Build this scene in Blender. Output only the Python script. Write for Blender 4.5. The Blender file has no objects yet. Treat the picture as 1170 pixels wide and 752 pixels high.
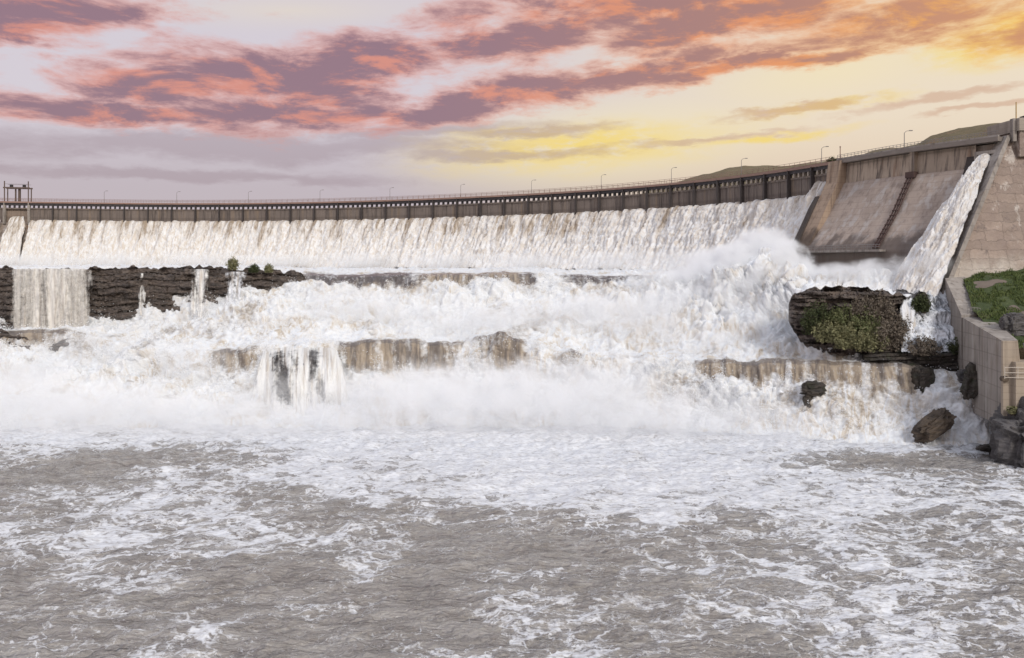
import bpy, math, random
import numpy as np

random.seed(7)
RNG = np.random.default_rng(11)
sc = bpy.context.scene
COL = sc.collection

# ---------------------------------------------------------------- survey numbers
F, CX, HY, CZ = 930.0, 585.0, 300.0, 25.0      # focal length in photo pixels, principal column, horizon row, eye height above river
def P(px, py, D):
    """a survey bearing (px, py) at distance D -> metres"""
    return ((px - CX) / F * D, D, CZ - (py - HY) / F * D)
def zat(py, D): return CZ - (py - HY) / F * D

# ---------------------------------------------------------------- noise
_perm = np.random.default_rng(3).permutation(256).astype(np.int32)
_perm = np.concatenate([_perm, _perm, _perm])
_g = np.random.default_rng(5).normal(size=(256, 3)).astype(np.float32)
_g /= np.linalg.norm(_g, axis=1, keepdims=True)
def noise3(x, y, z=0.0):
    x, y, z = np.broadcast_arrays(np.asarray(x, np.float32), np.asarray(y, np.float32), np.asarray(z, np.float32))
    xi, yi, zi = np.floor(x).astype(np.int32), np.floor(y).astype(np.int32), np.floor(z).astype(np.int32)
    xf, yf, zf = x - xi, y - yi, z - zi
    xi &= 255; yi &= 255; zi &= 255
    fade = lambda t: t * t * t * (t * (t * 6 - 15) + 10)
    u, v, w = fade(xf), fade(yf), fade(zf)
    out = 0
    for dx in (0, 1):
        wx = u if dx else 1 - u
        for dy in (0, 1):
            wy = v if dy else 1 - v
            for dz in (0, 1):
                wz = w if dz else 1 - w
                h = _perm[_perm[_perm[xi + dx] + yi + dy] + zi + dz]
                g = _g[h]
                out = out + wx * wy * wz * (g[..., 0] * (xf - dx) + g[..., 1] * (yf - dy) + g[..., 2] * (zf - dz))
    return out * 1.5
def fbm(x, y, z=0.0, o=4, gain=.5):
    a, s, f = 1.0, 0, 1.0
    for k in range(o):
        s = s + a * noise3(x * f + 17.3 * k, y * f + 5.1 * k, z * f + 9.7 * k); a *= gain; f *= 2.03
    return s
def billow(x, y, z=0.0, o=4, gain=.5):
    a, s, f, t = 1.0, 0, 1.0, 0
    for k in range(o):
        s = s + a * np.abs(noise3(x * f + 11.3 * k, y * f + 7.1 * k, z * f + 3.7 * k)); t += a; a *= gain; f *= 2.07
    return s / t * 2
def sstep(a, b, x):
    t = np.clip((x - a) / (b - a), 0, 1); return t * t * (3 - 2 * t)
def win(x, a, b, e): return sstep(a - e, a + e, x) * (1 - sstep(b - e, b + e, x))
def crom(xk, yk, x):
    """smooth cubic through knots"""
    xk, yk, x = np.asarray(xk, float), np.asarray(yk, float), np.asarray(x, float)
    m = np.gradient(yk, xk)
    i = np.clip(np.searchsorted(xk, x) - 1, 0, len(xk) - 2)
    h = xk[i + 1] - xk[i]; t = np.clip((x - xk[i]) / h, -1, 2)
    return ((2*t**3 - 3*t**2 + 1) * yk[i] + (t**3 - 2*t**2 + t) * h * m[i]
            + (-2*t**3 + 3*t**2) * yk[i + 1] + (t**3 - t**2) * h * m[i + 1])

# ---------------------------------------------------------------- object helpers
def tag(o, label=None, cat=None, group=None, kind=None):
    if label: o['label'] = label
    if cat: o['category'] = cat
    if group: o['group'] = group
    if kind: o['kind'] = kind
    return o
def thing(name, label, cat, loc=(0, 0, 0), group=None):
    o = bpy.data.objects.new(name, None); o.empty_display_size = .5; COL.objects.link(o)
    o.location = loc
    return tag(o, label, cat, group)
def link(name, me, mat, parent=None, origin=None):
    o = bpy.data.objects.new(name, me); COL.objects.link(o)
    if mat: me.materials.append(mat)
    if parent is not None:
        o.parent = parent
        q, p = np.zeros(3), parent
        while p is not None: q = q + np.array(p.location); p = p.parent
        o.location = tuple(-q)          # children are modelled in world metres
    return o
def mesh_from(name, V, faces, mat, parent=None, smooth=False):
    me = bpy.data.meshes.new(name)
    me.from_pydata([tuple(map(float, v)) for v in V], [], faces); me.update()
    if smooth: me.polygons.foreach_set('use_smooth', [True] * len(me.polygons))
    return link(name, me, mat, parent)
def mesh_quads(name, V, Q, mat, parent=None, smooth=True, attrs=None, uv=None):
    V = np.asarray(V, np.float32); Q = np.asarray(Q, np.int32); k = Q.shape[1]
    me = bpy.data.meshes.new(name)
    me.vertices.add(len(V)); me.vertices.foreach_set('co', V.ravel())
    me.loops.add(Q.size); me.loops.foreach_set('vertex_index', Q.ravel())
    me.polygons.add(len(Q)); me.polygons.foreach_set('loop_start', np.arange(0, Q.size, k, dtype=np.int32))
    me.update(calc_edges=True); me.validate()
    me.polygons.foreach_set('use_smooth', np.full(len(me.polygons), smooth))
    for nme, arr in (attrs or {}).items():
        a = me.attributes.new(nme, 'FLOAT', 'POINT'); a.data.foreach_set('value', np.asarray(arr, np.float32).ravel())
    if uv is not None:
        a = me.attributes.new('flow', 'FLOAT_VECTOR', 'POINT')
        w = np.zeros((len(V), 3), np.float32); w[:, :2] = np.asarray(uv, np.float32).reshape(-1, 2)
        a.data.foreach_set('vector', w.ravel())
    return link(name, me, mat, parent)
def grid_q(R, C):
    i = np.arange(R * C).reshape(R, C)
    return np.stack([i[:-1, :-1], i[:-1, 1:], i[1:, 1:], i[1:, :-1]], -1).reshape(-1, 4)
def grid_mesh(name, A, mat, parent=None, attrs=None, uv=None, smooth=True, flip=False):
    R, C, _ = A.shape
    q = grid_q(R, C)
    if flip: q = q[:, ::-1]
    return mesh_quads(name, A.reshape(-1, 3), q, mat, parent, smooth, attrs, uv)
def normals(A):
    du = np.gradient(A, axis=1); dv = np.gradient(A, axis=0)
    n = np.cross(du, dv); n /= np.linalg.norm(n, axis=-1, keepdims=True) + 1e-9
    return n
class MB:
    """collects boxes and bars, builds ONE mesh"""
    def __init__(s): s.V, s.Fc = [], []
    def hexa(s, c8):
        b = len(s.V); s.V += [tuple(c) for c in c8]
        s.Fc += [tuple(b + i for i in f) for f in ((0,3,2,1),(4,5,6,7),(0,1,5,4),(1,2,6,5),(2,3,7,6),(3,0,4,7))]
    def box(s, x0, x1, y0, y1, z0, z1):
        s.hexa([(x0,y0,z0),(x1,y0,z0),(x1,y1,z0),(x0,y1,z0),(x0,y0,z1),(x1,y0,z1),(x1,y1,z1),(x0,y1,z1)])
    def obox(s, c, t, n, ht, hn, z0, z1):
        """box centred c (xy), half lengths ht along t, hn along n"""
        c, t, n = np.array(c[:2]), np.array(t), np.array(n)
        k = [c - t*ht - n*hn, c + t*ht - n*hn, c + t*ht + n*hn, c - t*ht + n*hn]
        s.hexa([(*p, z0) for p in k] + [(*p, z1) for p in k])
    def bar(s, a, b, r, k=6):
        a, b = np.array(a, float), np.array(b, float); d = b - a; L = np.linalg.norm(d); d /= L
        u = np.cross(d, (0, 0, 1) if abs(d[2]) < .9 else (1, 0, 0)); u /= np.linalg.norm(u); v = np.cross(d, u)
        r0, r1 = (r, r) if np.isscalar(r) else r
        o = len(s.V)
        for p, rr in ((a, r0), (b, r1)):
            for i in range(k):
                an = 2 * math.pi * i / k; s.V.append(tuple(p + rr * (math.cos(an) * u + math.sin(an) * v)))
        for i in range(k):
            j = (i + 1) % k; s.Fc.append((o + i, o + j, o + k + j, o + k + i))
        s.Fc.append(tuple(o + i for i in range(k))[::-1]); s.Fc.append(tuple(o + k + i for i in range(k)))
    def build(s, name, mat, parent=None, smooth=False): return mesh_from(name, s.V, s.Fc, mat, parent, smooth)

# ---------------------------------------------------------------- material helpers
class NT:
    def __init__(s, nt): s.nt = nt; s.n = nt.nodes; s.l = nt.links
    def node(s, typ, **kw):
        n = s.n.new(typ)
        for k, v in kw.items(): setattr(n, k, v)
        return n
    def put(s, sock, v):
        if v is None: return
        if hasattr(v, 'is_output'): s.l.new(v, sock)
        else: sock.default_value = v
    def math(s, op, a, b=None, c=None, clamp=False):
        n = s.node('ShaderNodeMath', operation=op, use_clamp=clamp)
        s.put(n.inputs[0], a); s.put(n.inputs[1], b); s.put(n.inputs[2], c); return n.outputs[0]
    def vmath(s, op, a, b=None, scale=None):
        n = s.node('ShaderNodeVectorMath', operation=op)
        s.put(n.inputs[0], a); s.put(n.inputs[1], b)
        if scale is not None: s.put(n.inputs['Scale'], scale)
        return n.outputs['Value'] if op in ('LENGTH', 'DOT_PRODUCT', 'DISTANCE') else n.outputs[0]
    def noise(s, vec, scale, detail=4, rough=.5, dist=0, color=False, dim='3D'):
        n = s.node('ShaderNodeTexNoise', noise_dimensions=dim)
        s.put(n.inputs['Vector'], vec); s.put(n.inputs['Scale'], scale); s.put(n.inputs['Detail'], detail)
        s.put(n.inputs['Roughness'], rough); s.put(n.inputs['Distortion'], dist)
        return n.outputs['Color'] if color else n.outputs[0]
    def mapr(s, v, a, b, c=0., d=1., smooth=True):
        n = s.node('ShaderNodeMapRange', interpolation_type='SMOOTHSTEP' if smooth else 'LINEAR')
        for k, x in zip(('Value', 'From Min', 'From Max', 'To Min', 'To Max'), (v, a, b, c, d)): s.put(n.inputs[k], x)
        return n.outputs[0]
    def mix(s, f, a, b, blend='MIX'):
        n = s.node('ShaderNodeMix', data_type='RGBA', blend_type=blend, clamp_factor=True)
        s.put(n.inputs[0], f)
        for i, v in ((6, a), (7, b)):
            s.put(n.inputs[i], v if hasattr(v, 'is_output') else (*v, 1.) if len(v) == 3 else v)
        return n.outputs[2]
    def mapping(s, vec, loc=(0,0,0), rot=(0,0,0), scale=(1,1,1), typ='POINT'):
        n = s.node('ShaderNodeMapping', vector_type=typ); s.put(n.inputs[0], vec)
        n.inputs['Location'].default_value = loc; n.inputs['Rotation'].default_value = rot; n.inputs['Scale'].default_value = scale
        return n.outputs[0]
    def obj(s): return s.node('ShaderNodeTexCoord').outputs['Object']
    def attr(s, name, vec=False):
        n = s.node('ShaderNodeAttribute', attribute_name=name); return n.outputs['Vector'] if vec else n.outputs['Fac']
    def bump(s, h, strength=.5, dist=.1, normal=None):
        n = s.node('ShaderNodeBump'); s.put(n.inputs['Height'], h); s.put(n.inputs['Strength'], strength)
        s.put(n.inputs['Distance'], dist); s.put(n.inputs['Normal'], normal); return n.outputs[0]
def new_mat(name):
    m = bpy.data.materials.new(name); m.use_nodes = True
    t = NT(m.node_tree); b = m.node_tree.nodes['Principled BSDF']
    return m, t, b
def srgb(r, g, b):
    f = lambda c: (c / 255 / 12.92) if c / 255 <= .04045 else ((c / 255 + .055) / 1.055) ** 2.4
    return (f(r), f(g), f(b))

def mat_simple(name, col, var=.25, rough=.8, scale=1.5, metal=0.):
    m, t, b = new_mat(name); n = t.noise(t.obj(), scale, 6, .6)
    c = t.mix(n, tuple(x * (1 - var) for x in col), tuple(min(1, x * (1 + var)) for x in col))
    t.put(b.inputs['Base Color'], c); b.inputs['Roughness'].default_value = rough; b.inputs['Metallic'].default_value = metal
    return m

def mat_concrete(name, base, dark, pour=1.5, streak=.8, rust=None, light=None, wet=None, bmp=.35):
    m, t, b = new_mat(name); o = t.obj()
    big = t.noise(o, .18, 6, .62)
    st = t.noise(t.mapping(o, scale=(1.1, 1.1, .07)), 1.0, 6, .65)       # run-off stains
    fine = t.noise(o, 2.2, 6, .6)
    sx = t.node('ShaderNodeSeparateXYZ'); t.put(sx.inputs[0], o)
    zz = t.math('ADD', sx.outputs[2], t.math('MULTIPLY', t.noise(o, .3, 2), .15))
    line = t.math('FRACT', t.math('DIVIDE', zz, pour))
    line = t.math('SUBTRACT', 1., t.mapr(t.math('ABSOLUTE', t.math('SUBTRACT', line, .5)), 0., .07))
    c = t.mix(t.mapr(big, .35, .7), base, tuple(.72 * a + .28 * d for a, d in zip(base, dark)))
    c = t.mix(t.math('MULTIPLY', t.mapr(st, .46, .68), streak), c, dark)
    if rust: c = t.mix(t.math('MULTIPLY', t.mapr(t.noise(t.mapping(o, loc=(9, 3, 2), scale=(.8, .8, .06)), 1., 4), .55, .7), .6), c, rust)
    if light: c = t.mix(t.math('MULTIPLY', t.mapr(t.noise(t.mapping(o, loc=(31, 3, 2), scale=(.5, .5, .1)), 1., 6, .62), .50, .66), .75), c, light)
    c = t.mix(t.math('MULTIPLY', line, .35), c, dark)
    c = t.mix(t.math('MULTIPLY', fine, .25), c, tuple(x * .55 for x in base))
    if wet is not None:
        wz = t.math('ADD', sx.outputs[2], t.math('MULTIPLY', t.math('SUBTRACT', t.noise(t.mapping(o, scale=(1., 1., .3)), .35, 5, .6), .5), 9.))
        c = t.mix(t.math('MULTIPLY', t.mapr(wz, wet + 1.2, wet - 1.2), .8), c, tuple(x * .6 for x in dark))
    t.put(b.inputs['Base Color'], c); b.inputs['Roughness'].default_value = .88
    t.put(b.inputs['Normal'], t.bump(t.math('SUBTRACT', fine, t.math('MULTIPLY', line, .6)), bmp, .08))
    return m

def mat_stone(name):
    m, t, b = new_mat(name); o = t.obj()
    sx = t.node('ShaderNodeSeparateXYZ'); t.put(sx.inputs[0], o)
    cb = t.node('ShaderNodeCombineXYZ'); t.put(cb.inputs[0], sx.outputs[0]); t.put(cb.inputs[1], sx.outputs[2])
    w = t.vmath('ADD', cb.outputs[0], t.vmath('SCALE', t.noise(o, .6, 5, .65, color=True), scale=1.7))
    br = t.node('ShaderNodeTexBrick', offset=.37, offset_frequency=3, squash=1.4, squash_frequency=3); t.put(br.inputs['Vector'], w)
    br.inputs['Scale'].default_value = 1.; br.inputs['Brick Width'].default_value = 3.1; br.inputs['Row Height'].default_value = 1.55
    br.inputs['Mortar Size'].default_value = .04; br.inputs['Mortar Smooth'].default_value = .9; br.inputs['Bias'].default_value = -.15
    br.inputs['Color1'].default_value = (.44, .345, .285, 1); br.inputs['Color2'].default_value = (.255, .20, .17, 1)
    br.inputs['Mortar'].default_value = (.31, .25, .21, 1)
    c = t.mix(t.mapr(t.noise(o, .30, 6, .65), .40, .68), br.outputs['Color'], (.33, .255, .215))
    c = t.mix(t.math('MULTIPLY', t.mapr(t.noise(t.mapping(o, loc=(15, 1, 7)), .5, 6, .65), .58, .66), .6), c, (.16, .13, .12))
    c = t.mix(t.math('MULTIPLY', t.mapr(t.noise(t.mapping(o, loc=(5, 1, 7), scale=(1, 1, .5)), .42, 8, .72), .53, .62), .8), c, (.66, .60, .54))
    c = t.mix(t.math('MULTIPLY', t.noise(o, 2.5, 5), .3), c, (.22, .17, .14))
    low = t.mapr(t.math('ADD', sx.outputs[2], t.math('MULTIPLY', t.noise(o, .4, 6, .7), 8.)), 31., 27.)
    c = t.mix(t.math('MULTIPLY', low, .6), c, (.64, .58, .50))
    t.put(b.inputs['Base Color'], c); b.inputs['Roughness'].default_value = .9
    h = t.math('ADD', t.math('MULTIPLY', br.outputs['Fac'], -.25), t.noise(o, 1.2, 7, .66))
    t.put(b.inputs['Normal'], t.bump(h, .9, .25))
    return m

def mat_rock(name, c0, c1, moss=None, wet=.55):
    m, t, b = new_mat(name); o = t.obj()
    n = t.noise(t.mapping(o, scale=(.5, .5, 2.4)), .9, 7, .65); f = t.noise(o, 3., 6, .65)
    c = t.mix(t.mapr(n, .35, .7), c0, c1)
    c = t.mix(t.math('MULTIPLY', f, .5), c, tuple(x * .45 for x in c0))
    if moss: c = t.mix(t.math('MULTIPLY', t.mapr(t.noise(o, .7, 5, .6), .5, .66), .6), c, moss)
    t.put(b.inputs['Base Color'], c); b.inputs['Roughness'].default_value = wet
    t.put(b.inputs['Normal'], t.bump(t.math('ADD', n, t.math('MULTIPLY', f, .5)), .9, .3))
    return m

FOAM = (.79, .81, .83); CREAM = (.62, .55, .455); SILT = (.25, .195, .14)
def foam_shader(t, b, f, o, flow, grain=1., lip=None):
    """f: 0 silty glassy water, 1 broken white water"""
    n1 = t.noise(o, .12, 6, .62, 1.2)
    n2 = t.noise(t.mapping(flow, loc=(2, 7, 0), scale=(1., .4, 1)), .75, 8, .7, 1.0, dim='2D')
    t1 = t.mapr(n1, .42, .68); t2 = t.mapr(n2, .36, .66)
    white = t.mix(t.math('ADD', t.math('MULTIPLY', t.math('MULTIPLY', t1, t2), .95), t.math('MULTIPLY', t2, .22), clamp=True), FOAM, CREAM)
    white = t.mix(t.math('MULTIPLY', t.math('MULTIPLY', t.mapr(n1, .5, .74), t.mapr(n2, .48, .68)), .75), white, (.385, .33, .27))
    white = t.mix(t.math('MULTIPLY', t.mapr(t.noise(o, 1.7, 6, .7), .52, .7), .18), white, (.50, .47, .44))
    sk = t.noise(t.mapping(flow, loc=(9, 4, 0), scale=(1., .14, 1)), .9, 6, .6, .2, dim='2D')
    sk = t.math('ADD', t.math('MULTIPLY', sk, lip), t.math('MULTIPLY', t.noise(o, .9, 5, .6), t.math('SUBTRACT', 1., lip)))
    silt = t.mix(t.mapr(sk, .38, .62), (.19, .16, .135), (.40, .33, .25))
    silt = t.mix(t.math('MULTIPLY', t.attr('deep'), .85), silt, (.105, .092, .095))
    c = t.mix(f, silt, white)
    t.put(b.inputs['Base Color'], c)
    t.put(b.inputs['Roughness'], t.mapr(f, 0., .6, .22, .75)); b.inputs['IOR'].default_value = 1.33
    h = t.noise(o, 1.3, 6, .62)
    t.put(b.inputs['Normal'], t.bump(h, .5 * grain, .4))
    milky(b)
def milky(b, k=.75, sc_=.5):
    b.inputs['Subsurface Weight'].default_value = k; b.inputs['Subsurface Radius'].default_value = (1., 1., 1.); b.inputs['Subsurface Scale'].default_value = sc_
def mat_rapids(name):
    m, t, b = new_mat(name); o = t.obj(); fl = t.attr('flow', True); lip = t.attr('lip')
    s1 = t.noise(t.mapping(fl, scale=(1.0, .22, 1)), .62, 6, .58, .3, dim='2D')
    f = t.math('ADD', t.attr('foam'), t.math('MULTIPLY', t.math('MULTIPLY', t.math('SUBTRACT', s1, .45), 1.7), lip))
    f = t.math('ADD', f, t.math('MULTIPLY', t.math('SUBTRACT', t.noise(o, 1.2, 7, .7), .5), 1.5))
    f = t.mapr(f, .12, .85)
    foam_shader(t, b, f, o, fl, lip=lip); return m
def mat_curtain(name):
    m, t, b = new_mat(name); o = t.obj(); fl = t.attr('flow', True)
    s1 = t.noise(t.mapping(fl, scale=(1, .15, 1)), .55, 6, .62, .4, dim='2D')
    s2 = t.noise(t.mapping(fl, loc=(40, 3, 0), scale=(1, .3, 1)), 1.6, 5, .65, .6, dim='2D')
    f = t.attr('foam')
    f = t.math('ADD', f, t.math('MULTIPLY', t.math('SUBTRACT', s1, .5), 2.6))
    f = t.math('ADD', f, t.math('MULTIPLY', t.math('SUBTRACT', s2, .5), 1.6))
    f = t.mapr(f, .05, .8)
    white = t.mix(t.math('MULTIPLY', t.mapr(s2, .40, .62), .7), (.83, .825, .815), (.63, .545, .445))
    c = t.mix(f, (.36, .285, .21), white)
    t.put(b.inputs['Base Color'], c); b.inputs['Roughness'].default_value = .6
    t.put(b.inputs['Normal'], t.bump(t.math('ADD', t.noise(t.mapping(fl, scale=(1, .35, 1)), 1.5, 6, .62, dim='2D'), s1), .6, .5)); milky(b, .6, .35)
    return m
def mat_veil(name, lo=.38, hi=.70, sc_=1.5, stretch=.12, col=(.80, .79, .76)):
    m, t, b = new_mat(name); fl = t.attr('flow', True); o_ = t.obj()
    s1 = t.noise(t.mapping(fl, scale=(1, stretch, 1)), sc_, 6, .65, .3, dim='2D')
    s0 = t.noise(t.mapping(fl, loc=(3, 8, 0), scale=(1, stretch * .6, 1)), sc_ * .35, 4, .6, .2, dim='2D')
    a = t.math('ADD', t.math('MULTIPLY', t.math('ADD', s1, s0), .5), t.math('MULTIPLY', t.math('SUBTRACT', t.attr('foam'), .5), .8))
    a = t.math('ADD', a, t.math('MULTIPLY', t.math('SUBTRACT', t.noise(o_, 1.4, 7, .72), .5), .55))
    a = t.mapr(a, lo, hi)
    c = t.mix(t.mapr(t.noise(t.mapping(fl, loc=(7, 2, 0), scale=(1, .1, 1)), 1.6, 5, dim='2D'), .46, .70), col, (.56, .51, .45))
    t.put(b.inputs['Base Color'], c); t.put(b.inputs['Alpha'], a); b.inputs['Roughness'].default_value = .5
    t.put(b.inputs['Normal'], t.bump(s1, .7, .3))
    return m
def mat_lace(name):
    m, t, b = new_mat(name); o = t.obj(); fl = t.attr('flow', True)
    s1 = t.noise(t.mapping(fl, scale=(1, .35, 1)), 2.2, 7, .7, .4, dim='2D')
    f = t.math('ADD', t.attr('foam'), t.math('MULTIPLY', t.math('SUBTRACT', s1, .5), 2.6))
    f = t.mapr(f, .35, .85)
    t.put(b.inputs['Base Color'], t.mix(f, (.20, .21, .225), (.82, .84, .87))); b.inputs['Roughness'].default_value = .5
    t.put(b.inputs['Normal'], t.bump(s1, .8, .3)); return m
def mat_river(name):
    m, t, b = new_mat(name); o = t.obj(); cov = t.attr('foam')
    wv = t.vmath('ADD', o, t.vmath('SCALE', t.vmath('SUBTRACT', t.noise(o, .11, 4, .6, color=True), (.5, .5, .5)), scale=9.))
    wv = t.vmath('ADD', wv, t.vmath('SCALE', t.vmath('SUBTRACT', t.noise(o, .6, 5, .65, color=True), (.5, .5, .5)), scale=1.6))
    wv = t.mapping(wv, scale=(.7, 1.05, 1.))
    r1 = t.math('ABSOLUTE', t.math('SUBTRACT', t.noise(wv, .115, 5, .57), .5))
    r2 = t.math('ABSOLUTE', t.math('SUBTRACT', t.noise(t.mapping(wv, loc=(31, 7, 3)), .32, 5, .6), .5))
    brk = t.noise(o, 1.5, 8, .74)
    big = t.noise(t.mapping(o, loc=(3, 55, 0)), .075, 3, .5)
    thr = t.math('ADD', t.math('MULTIPLY', t.math('SUBTRACT', cov, .22), .20), t.math('MULTIPLY', t.math('SUBTRACT', big, .5), .12))
    thr = t.math('ADD', thr, t.math('MULTIPLY', t.math('SUBTRACT', brk, .5), .10))
    def band(r, k):
        d = t.math('SUBTRACT', t.math('MULTIPLY', thr, k), r)
        return t.mapr(d, -.008, .022)
    f = t.math('MAXIMUM', band(r1, .62), t.math('MULTIPLY', band(r2, .62), .9))
    # thin lace of old bubbles and solid froth near the falls
    lace = t.math('ABSOLUTE', t.math('SUBTRACT', t.noise(t.mapping(wv, loc=(3, 9, 1)), .9, 5, .65), .5))
    lace = t.math('MULTIPLY', t.mapr(lace, .06, .0), t.mapr(t.math('ADD', t.math('MULTIPLY', cov, .7), t.math('SUBTRACT', big, .5)), .15, .6))
    f = t.math('MAXIMUM', f, t.math('MULTIPLY', lace, .62))
    veil = t.mapr(t.math('ADD', cov, t.math('MULTIPLY', t.math('SUBTRACT', brk, .5), 1.9)), .66, 1.22)
    f = t.math('MAXIMUM', f, t.math('MULTIPLY', veil, .93))
    f = t.math('MULTIPLY', f, t.mapr(t.noise(t.mapping(o, scale=(.5, 1.5, 1)), 2.6, 6, .7), .34, .56, .38, 1.))
    water = t.mix(t.mapr(t.noise(t.mapping(o, scale=(.6, 1.6, 1)), .35, 6, .65), .35, .65), (.295, .27, .248), (.44, .41, .38))
    water = t.mix(t.math('MULTIPLY', t.mapr(cov, .3, .9), .55), water, (.46, .45, .455))
    c = t.mix(f, water, (.79, .80, .825))
    t.put(b.inputs['Base Color'], c); b.inputs['IOR'].default_value = 1.33
    t.put(b.inputs['Roughness'], t.mapr(f, 0., 1., .10, .8))
    h = t.math('ADD', t.noise(t.mapping(o, scale=(.55, 1.1, 1)), .75, 3, .55, .4), t.math('MULTIPLY', t.noise(t.mapping(o, scale=(.6, 1.3, 1)), 2.6, 4, .6, .5), .38))
    n1 = t.node('ShaderNodeBump'); t.put(n1.inputs['Height'], h); n1.inputs['Distance'].default_value = 1.5
    t.put(n1.inputs['Strength'], t.mapr(f, 0., .8, 1., .3))
    t.put(b.inputs['Normal'], t.bump(t.math('ADD', brk, f), .35, .12, n1.outputs[0]))
    return m
def mat_leaf(name, c0, c1):
    m, t, b = new_mat(name)
    c = t.mix(t.mapr(t.noise(t.obj(), 1.3, 4, .6), .35, .65), c0, c1)
    t.put(b.inputs['Base Color'], c); b.inputs['Roughness'].default_value = .7
    b.inputs['Specular IOR Level'].default_value = .2
    return m
def mat_ground(name, g0, g1, dirt):
    m, t, b = new_mat(name); o = t.obj()
    c = t.mix(t.mapr(t.noise(o, .35, 7, .65), .35, .68), g0, g1)
    c = t.mix(t.mapr(t.noise(t.mapping(o, loc=(4, 9, 1)), .22, 6, .6), .54, .66), c, dirt)
    c = t.mix(t.math('MULTIPLY', t.noise(o, 3., 6, .7), .5), c, tuple(x * .5 for x in g0))
    t.put(b.inputs['Base Color'], c); b.inputs['Roughness'].default_value = .95
    t.put(b.inputs['Normal'], t.bump(t.noise(o, 2.2, 7, .7), .9, .4))
    return m
def mat_mist(name, dens):
    m = bpy.data.materials.new(name); m.use_nodes = True; t = NT(m.node_tree); m.node_tree.nodes.clear()
    out = t.node('ShaderNodeOutputMaterial'); v = t.node('ShaderNodeVolumePrincipled')
    v.inputs['Color'].default_value = (.99, .993, .998, 1); v.inputs['Anisotropy'].default_value = -.25
    tc = t.node('ShaderNodeTexCoord').outputs['Object']
    geo = t.node('ShaderNodeNewGeometry').outputs['Position']
    r = t.vmath('LENGTH', tc)
    n = t.noise(geo, .30, 6, .66, .5)
    e = t.math('ADD', t.math('SUBTRACT', 1., r), t.math('MULTIPLY', t.math('SUBTRACT', n, .5), 2.5))
    d = t.math('MULTIPLY', t.mapr(e, .02, .8), t.mapr(r, 1., .8))
    t.put(v.inputs['Density'], t.math('MULTIPLY', d, dens))
    t.l.new(v.outputs[0], out.inputs['Volume'])
    return m

M = dict(
    concrete=mat_concrete('tan_concrete', (.33, .262, .21), (.085, .066, .056), 1.5, .75, rust=(.21, .11, .06), light=(.46, .42, .39)),
    slope=mat_concrete('sloped_concrete', (.47, .38, .315), (.17, .13, .11), 1.25, .55, light=(.52, .48, .45), wet=29.5, bmp=.25),
    concrete_band=mat_concrete('streaked_concrete', (.45, .36, .28), (.085, .065, .055), 6., .95, rust=(.22, .12, .07)),
    concrete_warm=mat_concrete('warm_concrete', (.42, .31, .225), (.12, .085, .065), 1.2, .75, wet=31., rust=(.24, .15, .09)),
    concrete_grey=mat_concrete('grey_concrete', (.35, .31, .275), (.12, .10, .085), 2.0, .8, rust=(.22, .17, .13), light=(.44, .40, .36)),
    concrete_pale=mat_concrete('pale_concrete', (.42, .36, .30), (.15, .12, .10), .7, .6),
    concrete_warm2=mat_concrete('sunlit_pier_concrete', (.43, .355, .275), (.19, .15, .115), .9, .65, rust=(.25, .17, .11)),  # warmer, lighter copy of the grey concrete; sunlit tone put into the colour
    concrete_dark=mat_concrete('wet_shaded_concrete', (.075, .06, .052), (.03, .025, .023), 1.5, .6),  # wet chute floor; also shade put into colour on unlit sides
    board=mat_concrete('stained_boards', (.21, .17, .145), (.065, .052, .047), 9., .9, rust=(.26, .19, .13)),
    gate=mat_concrete('gate_concrete', (.30, .23, .18), (.10, .08, .07), 9., .6),
    dark_steel=mat_simple('dark_steel', (.035, .03, .032), .3, .6),
    rust_steel=mat_simple('rust_steel', (.27, .17, .135), .25, .75, .8),
    post=mat_simple('weathered_post', (.06, .05, .048), .3, .7),
    hoist=mat_simple('weathered_steel', (.11, .075, .06), .3, .75, .8),
    deck_pale=mat_simple('deck_edge', (.23, .195, .17), .25, .85, .6),
    lamp_grey=mat_simple('lamp_grey', (.22, .20, .19), .2, .5),
    stone=mat_stone('coursed_stone'),
    cliff=mat_rock('layered_cliff', (.062, .05, .043), (.20, .155, .127), None, .6),
    rock=mat_rock('dark_rock', (.035, .029, .024), (.085, .066, .05), (.035, .04, .018), .6),
    rock_brown=mat_rock('brown_rock', (.07, .052, .038), (.16, .115, .075), None, .6),
    wet_rock=mat_rock('wet_grey_rock', (.075, .068, .068), (.16, .145, .14), None, .4),
    rock_grey=mat_rock('grey_rock', (.08, .075, .075), (.17, .155, .15), None, .7),
    rapids=mat_rapids('broken_water'), curtain=mat_curtain('falling_water'), river=mat_river('silty_river'),
    lace=mat_lace('lacy_slide'), veil_soft=mat_veil('broad_thin_veil', .36, .80, .8, .09, (.70, .665, .61)), veil=mat_veil('thin_falling_water'), veil_thick=mat_veil('lacy_water', .36, .66, 1.3, .3, (.82, .83, .85)),
    grass=mat_ground('green_bank', (.06, .085, .028), (.10, .125, .045), (.13, .115, .06)),
    hill=mat_ground('dry_hill', (.17, .14, .075), (.235, .18, .10), (.25, .165, .10)),
    dirt=mat_simple('bare_dirt', (.17, .135, .11), .3, .95, .8),
    bark=mat_simple('bark', (.10, .075, .055), .3, .9),
    leaf_green=mat_leaf('leaf_green', (.10, .118, .05), (.18, .19, .09)),
    leaf_olive=mat_leaf('leaf_olive', (.15, .15, .075), (.26, .245, .13)),
    leaf_brown=mat_leaf('leaf_brown', (.13, .105, .082), (.215, .18, .14)),
    blade=mat_leaf('grass_blade', (.08, .112, .034), (.145, .175, .062)),
    leaf_dark=mat_leaf('leaf_dark', (.04, .052, .022), (.075, .085, .036)),
)

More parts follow.
